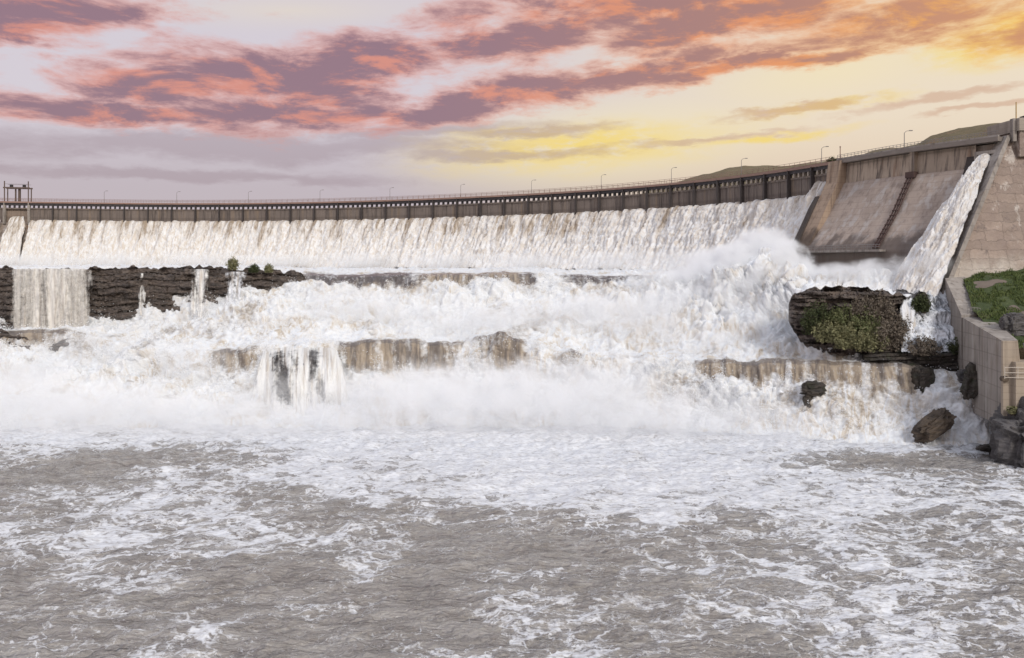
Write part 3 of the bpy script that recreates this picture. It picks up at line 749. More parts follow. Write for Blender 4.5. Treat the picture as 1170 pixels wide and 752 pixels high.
RD, RZ = smooth_rows(RD), smooth_rows(RZ)
A = np.stack([(px - CX)[None] / F * RD, RD, RZ], -1)
PXG = px[None] + 0 * RD
u_ = PXG * .15; v_ = np.cumsum(np.r_[np.zeros((1, len(px))), np.linalg.norm(np.diff(A, axis=0), axis=-1)], 0)
wob = fbm(u_ * .25, v_ * .1, 4., 3)
brownB = .9 * win(px, 242, 292, 10) + 1. * win(px, 385, 520, 16) + .9 * win(px, 548, 600, 10) + .35 * win(px, 640, 720, 20) + .95 * win(px, 790, 1048, 14)
gapm = .45 + .55 * sstep(-.6, .0, fbm(px * .055, 0 * px + 5., 0., 3)); brownB = brownB * gapm
brownB = brownB + .6 * win(px, -60, 105, 10)
brownA = .95 * win(px, 345, 470, 12) + .9 * win(px, 475, 610, 10) + .7 * win(px, 640, 752, 20)
onB = sstep(2.1, 2.6, SEG + wob * .35) * (1 - sstep(3.9, 4.7, SEG))
onA = sstep(6.35, 6.8, SEG + wob * .5) * (1 - sstep(8.6, 9.2, SEG))
pool = win(px, 1034, 1100, 4) * 0
patch = sstep(-.05, .7, fbm(A[..., 0] * .13, A[..., 1] * .13, A[..., 2] * .2, 5)) * .5 * (1 - win(PXG, 770, 1075, 25) * sstep(4.9, 5.6, SEG))
foam = 1. - np.clip(brownB[None] * onB + brownA[None] * onA, 0, 1) - patch * (SEG > 1.4) * (SEG < 8)
foam = np.clip(foam, 0, 1)
turb = np.clip(.15 + .95 * foam, 0, 1)
midz = (SEG > 1) & (SEG < 8)
amp = np.interp(SEG, [0, 1, 1.6, 2.6, 3, 5, 5.4, 6.4, 7, 8, 9, 10], [.25, .5, 1.25, .9, .4, .4, 1.1, 1.2, .6, .4, .5, .8]) * turb
amp = amp * np.interp(PXG, [0, 700, 820, 900, 960, 1160], [1, 1, 1.2, 1.1, .8, .7])
n = normals(A); n = np.where(n[..., 2:3] < 0, -n, n)
dirv = n * .9 + np.array((0, -.2, .3)); dirv /= np.linalg.norm(dirv, axis=-1, keepdims=True)
X, Y, Z = A[..., 0], A[..., 1], A[..., 2]
flowY = v_ * .55
wx = fbm(X * .3, Y * .3, Z * .3 + 8, 2) * .9; b1 = fbm(X * .16 + wx * .2, Y * .16, Z * .22, 4, .55); b2 = billow(X * .5 + 7 + wx, Y * .5 + wx, Z * .55, 4, .52)
curt = fbm(X * .9, v_ * .10, 2., 4) * (1 - foam) * .75 * (onB * (1 - sstep(2.6, 3.2, SEG)) + onA * (1 - sstep(6.8, 7.3, SEG)))
disp = amp * (b1 * 1.1 + (b2 - .45) * 1.15) + curt
# big hump of brown water and bursts of spray thrown off the rocks
for (hx, hy, hD, hr, hh) in ((572, 400, 139., 2.6, 1.6), (660, 420, 133, 5, 1.2), (120, 440, 140, 6, 1.8), (180, 400, 146, 6, 1.5), (300, 345, 157, 6, 2.4), (270, 360, 156, 5, 1.6), (500, 330, 160, 6, 1.6), (545, 326, 160.5, 5, 2.0), (720, 330, 157, 6, 2.0), (800, 330, 152, 7, 3.), (850, 332, 149, 7, 3.2), (872, 322, 152, 7, 3.6), (905, 326, 146, 6, 3.), (890, 350, 142, 5, 3.), (955, 322, 141.5, 6, 4.0), (1000, 316, 138.5, 5, 3.4), (1040, 316, 136, 4, 3.6), (1062, 318, 133, 3.5, 3.2), (830, 460, 121, 6, 1.2), (950, 470, 118, 5, 1.), (450, 455, 131, 7, 1.8), (600, 455, 130, 7, 1.8), (730, 450, 127, 7, 1.6), (250, 470, 130, 6, 1.2)):
    hx_, hy_, hz_ = P(hx, hy, hD)
    g2 = np.exp(-(((X - hx_) / hr) ** 2 + ((Y - hy_) / (hr * .7)) ** 2))
    disp = disp + g2 * hh * (.5 + .3 * b1 + .25 * b2)
A = A + dirv * disp[..., None]
rap = grid_mesh('rapids', A, M['rapids'], None, attrs={'foam': foam, 'deep': np.clip((win(px, 345, 480, 12) + win(px, 600, 752, 12))[None] * onA + .5 * (SEG > 3.1) * onB, 0, 1), 'lip': np.clip(brownB[None] * onB + brownA[None] * onA, 0, 1)}, uv=np.stack([u_, v_], -1))
tag(rap, kind='structure'); 
RAP_A, RAP_FOAM, RAP_SEG = A, foam, SEG + 0 * foam

# flung spray: droplets and clots thrown clear of the broken water
r = np.random.default_rng(5); R_, C_ = RAP_FOAM.shape; nS = 120000
wgt = RAP_FOAM * np.interp(RAP_SEG, [0, .8, 1.2, 2, 3, 5, 6, 7.2, 8, 9, 10], [.1, .5, 1, 1, .9, .25, .8, .8, .3, .1, .2]) * sstep(-.25, .7, fbm(X * .3, Y * .3, Z * .3, 3)) * np.interp(PXG, [0, 880, 930, 1150], [1, 1, .22, .18])
cdf = np.cumsum(wgt.ravel()); idx = np.searchsorted(cdf, r.uniform(0, cdf[-1], nS))
nn2 = dirv.reshape(-1, 3)[idx]; base = RAP_A.reshape(-1, 3)[idx]
clump = np.exp(fbm(base[:, 0] * .5, base[:, 1] * .5, base[:, 2] * .5 + 4, 3) * 1.4)[:, None]
hgt = r.exponential(.28, (nS, 1)) * clump
pos = base + nn2 * hgt + r.normal(size=(nS, 3)) * (.08 + .15 * hgt)
sz = (r.uniform(.02, .055, (nS, 1)) * (1 + .5 * (r.uniform(size=(nS, 1)) > .93)))
tet = np.array(((1, 1, 1), (1, -1, -1), (-1, 1, -1), (-1, -1, 1)), float)
V = pos[:, None] + tet[None] * sz[:, None] * r.uniform(.6, 1.4, (nS, 1, 3))
Q = (np.arange(nS) * 4)[:, None, None] + np.array(((0, 1, 2), (0, 3, 1), (0, 2, 3), (1, 3, 2)))[None]
m, t_, b_ = new_mat('spray_white'); b_.inputs['Base Color'].default_value = (.86, .865, .875, 1); b_.inputs['Roughness'].default_value = .6
tag(mesh_quads('spray', V.reshape(-1, 3), Q.reshape(-1, 3), m, None, False), kind='stuff')

# water sheet down the dam
def dam_curtain(name, p0, p1, z1=23.2):
    pp = np.arange(p0, p1, 1.); c = dam_xy(pp); t, n = dam_tn(pp)
    pr = np.array([(.35, 39.7), (.9, 39.65), (1.7, 39.0), (3.3, 36.4), (6.3, 31.2), (9.8, 25.6), (12.0, z1)])
    sg = np.r_[0, np.cumsum(np.hypot(*np.diff(pr, axis=0).T))]; s = np.linspace(0, sg[-1], 110)
    off, z = np.interp(s, sg, pr[:, 0]), np.interp(s, sg, pr[:, 1])
    al = np.r_[0, np.cumsum(np.linalg.norm(np.diff(c, axis=0), axis=1))]
    top = fbm(al * .35, al * 0 + 3., 0, 3) * .45
    fall = np.exp(-s / 6.)[:, None]
    A = np.zeros((len(s), len(pp), 3)); A[..., :2] = c[None] + n[None] * off[:, None, None]; A[..., 2] = z[:, None]
    U, V = al[None] + 0 * A[..., 0], s[:, None] + 0 * A[..., 0]
    bay = np.abs(((pp - 33.8) / 27.2) % 1 - .5) * 2                      # 1 at the posts
    st = fbm(U * .45, V * .06, 1., 4) * .55 + billow(U * .5 + .05 * V, V * .16, 5., 5, .6) * 1.5 - .7
    ramp_ = sstep(0, 2.5, s)[:, None]
    st = st + .75 * fbm(U * .28, V * .03, 21., 3) - .5 * (bay[None] > .9) * np.exp(-V / 6.)
    d = st * (.15 + .75 * ramp_) * 1.15
    A[..., :2] += n[None] * (d * .8)[..., None]; A[..., 2] += d * .5 + (top * fall)
    lift = 2.6 * win(pp, 930, 951, 5)[None] * np.exp(-s / 4.)[:, None]; A[..., 2] += lift
    foamv = .62 + .45 * sstep(4, 13, V + fbm(U * .3, V * .1, 8., 3) * 4.) - .30 * (bay[None] > .86) * np.exp(-V / 5.) + .15 * sstep(600, 900, pp)[None]
    foamv = foamv - .22 * np.exp(-V / 2.2) + .18 * fbm(U * .16, V * .02, 31., 3)
    o = grid_mesh(name, A, M['curtain'], None, attrs={'foam': foamv}, uv=np.stack([U, V], -1))
    tag(o, kind='structure'); return A
CURT = dam_curtain('spillway_waterfall', 36., 951.)
dam_curtain('spillway_waterfall', -235., 3.)
# gate bay: narrow streams
pp = np.arange(7, 36, .6); c = dam_xy(pp); t, n = dam_tn(pp)
s = np.linspace(0, 1, 80); A = np.zeros((80, len(pp), 3))
spread = .55 + .45 * s
pc = 22 + (pp[None] - 21.5) * np.interp(s, [0, .3, 1], [.45, .75, 1.05])[:, None]
cc = dam_xy(pc); nn = np.broadcast_to(n[None], cc.shape)
off = np.interp(s, [0, .1, .4, 1], [.4, 1.2, 4.0, 12.]); z = np.interp(s, [0, .1, .4, 1], [40.9, 40.2, 35.5, 23.2])
A[..., :2] = cc + nn * off[:, None, None]; A[..., 2] = z[:, None]
U = (pp * .3)[None] + 0 * A[..., 0]; V = s[:, None] * 22 + 0 * A[..., 0]
A[..., 1] -= (billow(U * .6, V * .15, 2., 4) - .4) * 1.2
tag(grid_mesh('gate_waterfall', A, M['curtain'], None, attrs={'foam': .45 + .5 * s[:, None] + 0 * U}, uv=np.stack([U, V], -1)), kind='structure')

# veils on the cliff and lacy streams
def veil(name, px0, px1, ytop, ybot, D0, D1, mat, dens, spread=1.0, seed=0., bulge=.8, nx=None):
    nx = nx or int((px1 - px0) * 1.2) + 8; w = np.linspace(0, 1, nx)[None]; s = np.linspace(0, 1, 60)[:, None]
    mid = (px0 + px1) / 2; hw = (px1 - px0) / 2
    Dm = D0 + (D1 - D0) * s ** .8
    PX = mid + (w - .5) * 2 * hw * (1 + (spread - 1) * s)
    yy = ytop + (ybot - ytop) * s ** 1.15
    z0 = zat(ytop, D0); z1 = zat(ybot, D1); Zv = z0 + (z1 - z0) * s ** 1.25
    Uv = PX * D0 / F; Vv = s * abs(z0 - z1) + 0 * w
    Dg = Dm - (billow(Uv * .7 + seed, Vv * .12, seed, 4) - .4) * bulge
    A = np.stack([(PX - CX) / F * Dg, Dg, Zv + 0 * PX], -1)
    e = np.minimum(w, 1 - w) * 2 * hw * D0 / F
    e = e + fbm(Uv * .4 + seed, Vv * .25, seed, 3) * 1.1 * sstep(0, .15, s)
    f = -.1 + (dens + .1) * sstep(-.1, min(3.2, hw * D0 / F * .9), e) - .35 * (1 - sstep(0, .04, s))
    o = grid_mesh(name, A, mat, None, attrs={'foam': f}, uv=np.stack([Uv + seed * 3, Vv], -1))
    return tag(o, kind='structure')
veil('waterfall', 2, 114, 306.5, 384, 161.6, 156.8, M['veil_soft'], .70, 1.03, 1.)
veil('waterfall', 4, 60, 306.5, 384, 161.2, 156.4, M['veil_soft'], .60, 1.06, 2.)
veil('waterfall', 58, 112, 306.5, 384, 161.2, 156.4, M['veil_soft'], .64, 1.06, 12.)
veil('waterfall', 157, 167, 312, 362, 160.6, 158, M['veil'], .62, 1.3, 3., nx=40)
veil('waterfall', 208, 250, 307, 368, 160.6, 156.5, M['veil'], .56, 1.3, 4.)
veil('waterfall', 246, 290, 310, 362, 161.5, 156.0, M['veil_thick'], .56, 1.3, 5.)
# domed fan of lacy water over a wet rock face below the lip
def fan(off, rough, res, wid=1.):
    w = np.linspace(0, 1, 150)[None]; s = np.linspace(0, 1, 110)[:, None]; c_ = (w - .5) * 2
    PX = 343 + c_ * (44 + 26 * s ** .8) * wid
    Dm = 140.4 - 11.6 * s ** .75 - 2.2 * (1 - c_ ** 2) * np.clip(s * 3, 0, 1) + 1.5 * (1 - np.clip(s * 5, 0, 1)) + off
    zz = zat(394., 140.) + (zat(492., 128.) - zat(394., 140.)) * s ** 1.35 - .8 * c_ ** 2
    U, V = PX * .148, s * 12 + 0 * w
    b = fbm(U * .55, V * .12, res, 4) * .8 + billow(U * .9, V * .25, res + 3, 4) * .8
    Dm = Dm - (b - .4) * rough
    return np.stack([(PX - CX) / F * Dm, Dm, zz], -1), U, V, c_ + 0 * s, s + 0 * w
A, U, V, c_, s_ = fan(1.0, .3, 4., .74)
rr_ = fbm(A[..., 0] * .6, A[..., 2] * .9, 3., 5) * .8 - .5 * np.abs(noise3(A[..., 0] * .3, A[..., 2] * 1.1, 7.))
A[..., 1] -= rr_ * .9
tag(grid_mesh('wet_rock', A, M['wet_rock'], None, smooth=False), 'dark wet rock face behind the fan of lacy streams left of centre', 'rock')
A, U, V, c_, s_ = fan(0., 1.1, 4.)
f_ = .50 + .45 * sstep(.35, .75, np.abs(c_ + .12 * np.sin(s_ * 5))) + .5 * (1 - sstep(.0, .16, s_)) + .35 * sstep(.75, 1., s_) + .35 * np.exp(-((c_ - .05) / .12) ** 2)
f_ = f_ + .25 * fbm(U * .5, V * .25, 11., 4)
f_ *= sstep(0, .22, 1 - np.abs(c_))
tag(grid_mesh('waterfall', A, M['veil'], None, attrs={'foam': f_}, uv=np.stack([U, V], -1)), kind='structure')
veil('waterfall', 1026, 1046, 336, 368, 126.3, 123.4, M['veil_thick'], .8, 1.2, 9., .4, nx=50)
veil('waterfall', 1028, 1050, 362, 380, 124.4, 122.6, M['veil_thick'], .9, 1.3, 12., .4, nx=50)
# the small falls slide over rounded steps and fan out to the left
s_ = np.linspace(0, 1, 90)[:, None]; w_ = np.linspace(0, 1, 80)[None]
xl = np.interp(s_, [0, .12, .35, .7, 1], [1060, 1057, 1046, 1034, 1030]); xr = np.interp(s_, [0, .2, .6, 1], [1094, 1095, 1097, 1099])
PXs = xl + (xr - xl) * w_
yS = np.interp(s_, [0, .1, .28, .36, .58, .66, 1], [333, 341, 352, 356, 371, 375, 402]); DS = np.interp(s_, [0, .1, .28, .36, .58, .66, 1], [128.5, 126.6, 126., 124.6, 124., 122.8, 120.6])
xS = (PXs - CX) / F * DS; zS = zat(yS, DS) + 0 * w_; DS = DS + 0 * w_
bb = billow(xS * .9, zS * .5, 2., 5, .62) - .4 + .5 * fbm(xS * .35, zS * .5, 7., 3)
A = np.stack([xS, DS - bb * .75, zS + bb * .45], -1)
lace = .80 + .35 * fbm(xS * .5, zS * .5, 4., 3) - .25 * win(s_, .05, .3, .05)
tag(grid_mesh('waterfall', A, M['lace'], None, attrs={'foam': lace}, uv=np.stack([xS * 1., s_ * 9 + 0 * w_], -1)), kind='structure')
# sluice jet down the chute
s = np.linspace(0, 1, 260)[:, None]; w = np.linspace(-1, 1, 80)[None]
pc = 1131.; c0 = dam_xy(pc); t, n = dam_tn(pc)
off = np.interp(s, [0, .06, .3, 1], [.9, 2.2, 5.6, 19.5]); zc = np.interp(s, [0, .06, .3, 1], [42.6, 42.2, 38.0, 19.4])
hw = np.interp(s, [0, .06, .3, 1], [1.0, 1.1, 2.0, 5.0])
sh = -2.3 * s ** 1.3
A = np.zeros((260, 80, 3)); A[..., :2] = c0 + n * off[..., None] + t * (w * hw + sh)[..., None]
U, V = w * hw, s * 28 + 0 * w
rise = (1 - w ** 2) * 1.0 + ((billow(U * .9, V * .3, 3., 6, .68) - .4) * .7 + fbm(U * .6, V * .10, 3., 4) * .55) * np.clip(s * 6, .25, 1)
A[..., 2] = zc + rise; A[..., :2] += n * (rise * .4)[..., None]
tag(grid_mesh('sluice_waterfall', A, M['curtain'], None, attrs={'foam': .75 + .3 * s + 0 * w}, uv=np.stack([U, V], -1)), kind='structure')

# ---------------------------------------------------------------- river
ys = np.concatenate([np.arange(476, 800, 1.15), np.arange(802, 1100, 8), np.array([1200, 1500, 2200, 4000])])
rx = np.concatenate([np.arange(-2600, -200, 60), np.arange(-200, 1400, 1.9), np.arange(1400, 3800, 60)])
D = F * CZ / (ys - HY)
A = np.zeros((len(ys), len(rx), 3)); A[..., 0] = (rx - CX)[None] / F * D[:, None]; A[..., 1] = D[:, None]
X, Y = A[..., 0], A[..., 1]
nearf = sstep(75, 122, Y)
wv = fbm(X * .09, Y * .14, 1., 3) * .34 + fbm(X * .36 + 9, Y * .55, 3., 4, .55) * (.24 + .16 * nearf) + (billow(X * .3, Y * .35, 7., 3) - .5) * .25 * nearf
wv = wv - np.clip(billow(X * .5, Y * .8, 12., 3), 0, .25) * .35
A[..., 2] = wv * 1.0
PXr = CX + X / Y * F; YI = ys[:, None] + 0 * X
cov = np.interp(YI, [476, 500, 520, 545, 580, 640, 760, 900], [1.2, 1.0, .74, .56, .45, .40, .38, .35])
cov *= 1.
def gauss(cx_, cy_, sx_, sy_): return np.exp(-((PXr - cx_) / sx_) ** 2 - ((YI - cy_) / sy_) ** 2)
cov += -.55 * gauss(150, 520, 170, 18) - .4 * gauss(60, 545, 120, 14) - .5 * gauss(1010, 525, 130, 16) + .35 * gauss(600, 525, 260, 28) + .3 * gauss(760, 560, 200, 30) + .10 * gauss(1020, 600, 170, 50) - .22 * gauss(560, 620, 200, 36) + .12 * gauss(60, 610, 200, 30) - .1 * gauss(350, 690, 160, 60) + .12 * gauss(1050, 710, 140, 50)
cov += fbm(X * .06, Y * .09, 9., 3) * .18
riv = grid_mesh('river', A, M['river'], None, attrs={'foam': cov}, flip=True)
tag(riv, kind='structure')

# ---------------------------------------------------------------- land
gq = 40
gx = np.linspace(-3000, 3000, gq); gy = np.linspace(-1500, 5000, gq)
G = np.zeros((gq, gq, 3)); G[..., 0] = gx[None]; G[..., 1] = gy[:, None]; G[..., 2] = -3.
tag(grid_mesh('ground', G, M['hill'], None), kind='structure')
# reservoir behind the dam
pp = np.arange(-240, 1150, 10.); c = dam_xy(pp); _, n = dam_tn(pp)
A = np.zeros((2, len(pp), 3)); A[0, :, :2] = c - n * .2; A[1, :, :2] = c * 1. + np.array((0, 60.)) ; A[1, :, 0] *= 1.05
A[..., 2] = 43.0
m, t_, b_ = new_mat('still_water'); b_.inputs['Base Color'].default_value = (.12, .10, .09, 1); b_.inputs['Roughness'].default_value = .1
t_.put(b_.inputs['Normal'], t_.bump(t_.noise(t_.obj(), .8, 5), .2, .2))
tag(grid_mesh('reservoir', A, m, None), kind='structure')
# hills beyond
hk = [(730, 224), (775, 209), (800, 203), (830, 194.5), (850, 191.5), (870, 190.8), (885, 192), (905, 192.5), (930, 189), (960, 185), (985, 178), (1020, 171), (1048, 165.5), (1062, 158.5), (1085, 152.5), (1120, 147), (1158, 141.5), (1250, 128), (1400, 112), (1700, 100)]
pp = np.arange(732, 1690, 3.); sil = np.interp(pp, [a for a, _ in hk], [b for _, b in hk])
dr = np.interp(pp, [730, 950, 985, 1158, 1700], [380, 360, 250, 215, 200])
v = np.linspace(0, 1, 40)[:, None]
start = np.interp(pp, [730, 950, 1158, 1700], [300, 215, 150, 140])
Dm = start + (dr - start) * np.minimum(v * 1.4, 1) + np.maximum(v - 1 / 1.4, 0) * 1500
zr = zat(sil, dr); z0 = 44.
Z = z0 + (zr - z0) * sstep(0, 1, v * 1.4) - np.maximum(v - 1/1.4, 0) * 5
A = np.stack([(pp - CX) / F * Dm, Dm, Z], -1)
A[..., 2] += fbm(A[..., 0] * .08, A[..., 1] * .08, 0, 4) * .8
tag(grid_mesh('hills', A, M['hill'], None, flip=True), kind='structure')
# right bank
pp = np.linspace(1098, 1700, 130); v = np.linspace(0, 1, 80)[:, None]
Dm = 105.9 + (133. - 105.9) * v + 0 * pp
wl = np.interp(Dm, [105, 118, 130], [1158, 1112, 1098])           # behind the wall line
PXb = wl + (pp - 1098) * .98
zz = np.interp(Dm, [105, 109, 118, 127, 133], [13.4, 14.8, 18.0, 22.0, 23.2]) + np.clip((PXb - wl) / 90, 0, 4) * 1.5
A = np.stack([(PXb - CX) / F * Dm, Dm, zz], -1)
A[..., 2] += fbm(A[..., 0] * .3, A[..., 1] * .3, 0, 4) * .35
tag(grid_mesh('grass_bank', A, M['grass'], None, flip=False), kind='structure')
# bank skirt down to the river further right
A = np.zeros((2, 40, 3)); xs = np.linspace(P(1175, 400, 105)[0], 200, 40)
A[0, :, 0] = xs; A[0, :, 1] = 99; A[0, :, 2] = -2; A[1, :, 0] = xs; A[1, :, 1] = 106.2; A[1, :, 2] = 14.5
tag(grid_mesh('bank_slope', A, M['rock_grey'], None), kind='structure')
r = np.random.default_rng(77); nT = 26000
uu, vv2 = r.uniform(0, .22, nT), r.uniform(0, 1, nT); Dt = 105.9 + 27.1 * vv2
wlt = np.interp(Dt, [105, 118, 130], [1158, 1112, 1098]); pt = wlt + 590 * uu
zt_ = np.interp(Dt, [105, 109, 118, 127, 133], [13.4, 14.8, 18.0, 22.0, 23.2]) + np.clip((pt - wlt) / 90, 0, 4) * 1.5
xt = (pt - CX) / F * Dt; zt_ = zt_ + fbm(xt * .3, Dt * .3, 0, 4) * .35
keep = (fbm(xt * .35, Dt * .35, 5., 4) > -.15) & ~((np.abs(pt - 1129) < 17) & (np.abs(Dt - 125.5) < 1.3))
xt, Dt, zt_ = xt[keep], Dt[keep], zt_[keep]; nT = len(xt)
hb = r.uniform(.12, .42, nT) * (1 + .6 * fbm(xt * .5, Dt * .5, 1., 2)); an = r.uniform(0, math.pi, nT); lean = r.normal(size=(nT, 2)) * .12
p0 = np.stack([xt, Dt, zt_ - .03], -1); dx_ = np.stack([np.cos(an), np.sin(an), 0 * an], -1) * .07
tp = p0 + np.stack([lean[:, 0], lean[:, 1], hb], -1)
V = np.stack([p0 - dx_, p0 + dx_, tp + dx_ * .3, tp - dx_ * .3], 1)
tag(mesh_quads('grass', V.reshape(-1, 3), np.arange(nT * 4).reshape(nT, 4), M['blade'], None, False), kind='stuff')
def patch(name, px0, px1, D0, D1, mat, seed):
    th = np.linspace(0, 2 * math.pi, 40, endpoint=False)
    cx_, cD = (px0 + px1) / 2, (D0 + D1) / 2
    rr = np.linspace(0, 1, 8)[:, None]
    wob_ = 1 + .2 * np.sin(th * 3 + seed) + .12 * np.sin(th * 5 + seed * 2)
    px_ = cx_ + rr * (px1 - px0) / 2 * np.cos(th) * wob_; Dp = cD + rr * (D1 - D0) / 2 * np.sin(th) * wob_
    px_ = np.hstack([px_, px_[:, :1]]); Dp = np.hstack([Dp, Dp[:, :1]])
    wl_ = np.interp(Dp, [105, 118, 130], [1158, 1112, 1098])
    z = np.interp(Dp, [105, 109, 118, 127, 133], [13.4, 14.8, 18.0, 22.0, 23.2]) + np.clip((px_ - wl_) / 90, 0, 4) * 1.5
    A = np.stack([(px_ - CX) / F * Dp, Dp, z], -1); A[..., 2] += fbm(A[..., 0] * .3, A[..., 1] * .3, 0, 4) * .35 + .05
    tag(grid_mesh(name, A, mat, None), kind='structure')
patch('dirt_patch', 1112, 1146, 124.4, 126.6, M['dirt'], 1.)
patch('dirt_path', 1143, 1180, 109.5, 117, M['dirt'], 2.4)

# ---------------------------------------------------------------- bushes
def bush(name, label, px, py, D, w, h, mat, seed, leaf=.22, n=900, group=None, stems=16, cat='bush', depth=.7):
    x0, y0, z0 = P(px, py, D); r = np.random.default_rng(seed)
    root = thing(name, label, cat, (x0, y0, z0), group); o = np.array((x0, y0, z0))
    # many upright twigs fanning from the root, leaves strewn along them
    an = r.uniform(0, 2 * math.pi, stems * 4); tilt = r.uniform(0, 1, stems * 4) ** .6
    tip = np.stack([np.cos(an) * tilt * w * .5, np.sin(an) * tilt * w * .5 * depth, h * (1 - .55 * tilt ** 2) * r.uniform(.7, 1.08, stems * 4)], -1)
    bas = np.stack([np.cos(an) * tilt * w * .22, np.sin(an) * tilt * w * .2 * depth, -.3 + 0 * tilt], -1)
    k = r.integers(0, stems * 4, n); u = r.uniform(.12, 1.05, (n, 1)) ** .8
    p = bas[k] + (tip - bas)[k] * u + r.normal(size=(n, 3)) * (.07 + .07 * h * (1 - .5 * u))
    p[:, 2] = np.maximum(p[:, 2], .03)
    a = r.normal(size=(n, 3)) + np.array((0, 0, .5)); a /= np.linalg.norm(a, axis=1, keepdims=True); b = np.cross(a, r.normal(size=(n, 3))); b /= np.linalg.norm(b, axis=1, keepdims=True)
    sz = leaf * r.uniform(.4, 1.3, (n, 1))
    V = np.stack([p - a * sz, p + b * sz * .42, p + a * sz, p - b * sz * .42], 1) + o
    mesh_quads('foliage', V.reshape(-1, 3), np.arange(n * 4).reshape(n, 4), mat, root, False)
    mb = MB()
    for i in range(stems):
        q, e = bas[i], tip[i]; m_ = (q + e) / 2 + r.normal(size=3) * .06 * h
        mb.bar(o + q, o + m_, (.045, .03), 4); mb.bar(o + m_, o + e, (.03, .01), 4)
    mb.build('stem', M['bark'], root)
    return root
B = [  # px, py(base), D, w, h, mat, label
    (964, 372, 124.6, 6.0, 3.2, 'leaf_green', 'bright green bush high in the middle of the dark outcrop'),
    (934, 382, 124.8, 5.2, 5.0, 'leaf_dark', 'dark green-brown bush at the left end of the outcrop'),
    (984, 370, 124.5, 5.5, 4.2, 'leaf_brown', 'bare brownish bush on the upper face of the outcrop'),
    (1004, 372, 124.2, 5.2, 5.2, 'leaf_brown', 'tall bare grey-brown bush near the top right of the outcrop'),
    (948, 391, 123.6, 6.2, 3.6, 'leaf_olive', 'yellow-green bush low on the left of the outcrop'),
    (972, 398, 122.6, 7.0, 3.8, 'leaf_olive', 'broad yellow-green bush at the lower middle of the outcrop'),
    (990, 386, 123.3, 5.4, 4.2, 'leaf_green', 'mid green bush above the broad yellow-green one'),
    (994, 401, 122.1, 6.0, 3.8, 'leaf_olive', 'olive bush by the waterline of the outcrop, right of the yellow-green ones'),
    (1014, 400, 122.2, 6.2, 4.6, 'leaf_brown', 'reddish-brown bush at the lower right corner of the outcrop'),
    (1026, 388, 123.2, 4.2, 4.0, 'leaf_brown', 'small brown bush beside the thin right-hand veil of water'),
    (1054, 405, 120.6, 5.6, 2.6, 'leaf_brown', 'low grey-brown scrub in front of the small white falls'),
    (1100, 404, 120.2, 5.2, 2.6, 'leaf_dark', 'dark green scrub on the black shelf against the training wall'),
    (1053, 356, 124.2, 3.2, 2.6, 'leaf_dark', 'dark green bush on the mossy hump between the small falls'),
    (266, 308, 162.8, 2.6, 2.4, 'leaf_olive', 'small pale bush on the cliff top at the left of the falls'),
    (290, 311, 162.8, 2.4, 1.6, 'leaf_dark', 'small dark green bush on the cliff top, right of the pale one'),
    (307, 311, 163.2, 1.8, 1.8, 'leaf_olive', 'wispy bush at the right end of the cliff top'),
    (951, 188, 178., 2.6, 1.6, 'leaf_dark', 'round dark shrub behind the bridge rail near the dividing pier'),
    (1157, 472, 102.2, 1.3, .8, 'leaf_olive', 'tuft of green weeds at the foot of the end pier'),
    (1103, 334, 126.3, 1.6, 1.2, 'leaf_dark', 'dark shrub at the foot of the chute wall by the training wall'),
]
for i, (bx, by, bD, w, h, mt, lab) in enumerate(B):
    far = bD > 150
    bush('bush', lab, bx, by, bD, w, h, M[mt], 100 + i, .20, int(1500 * (w * h / 9) ** .8 + 250), 'bushes among the rocks')

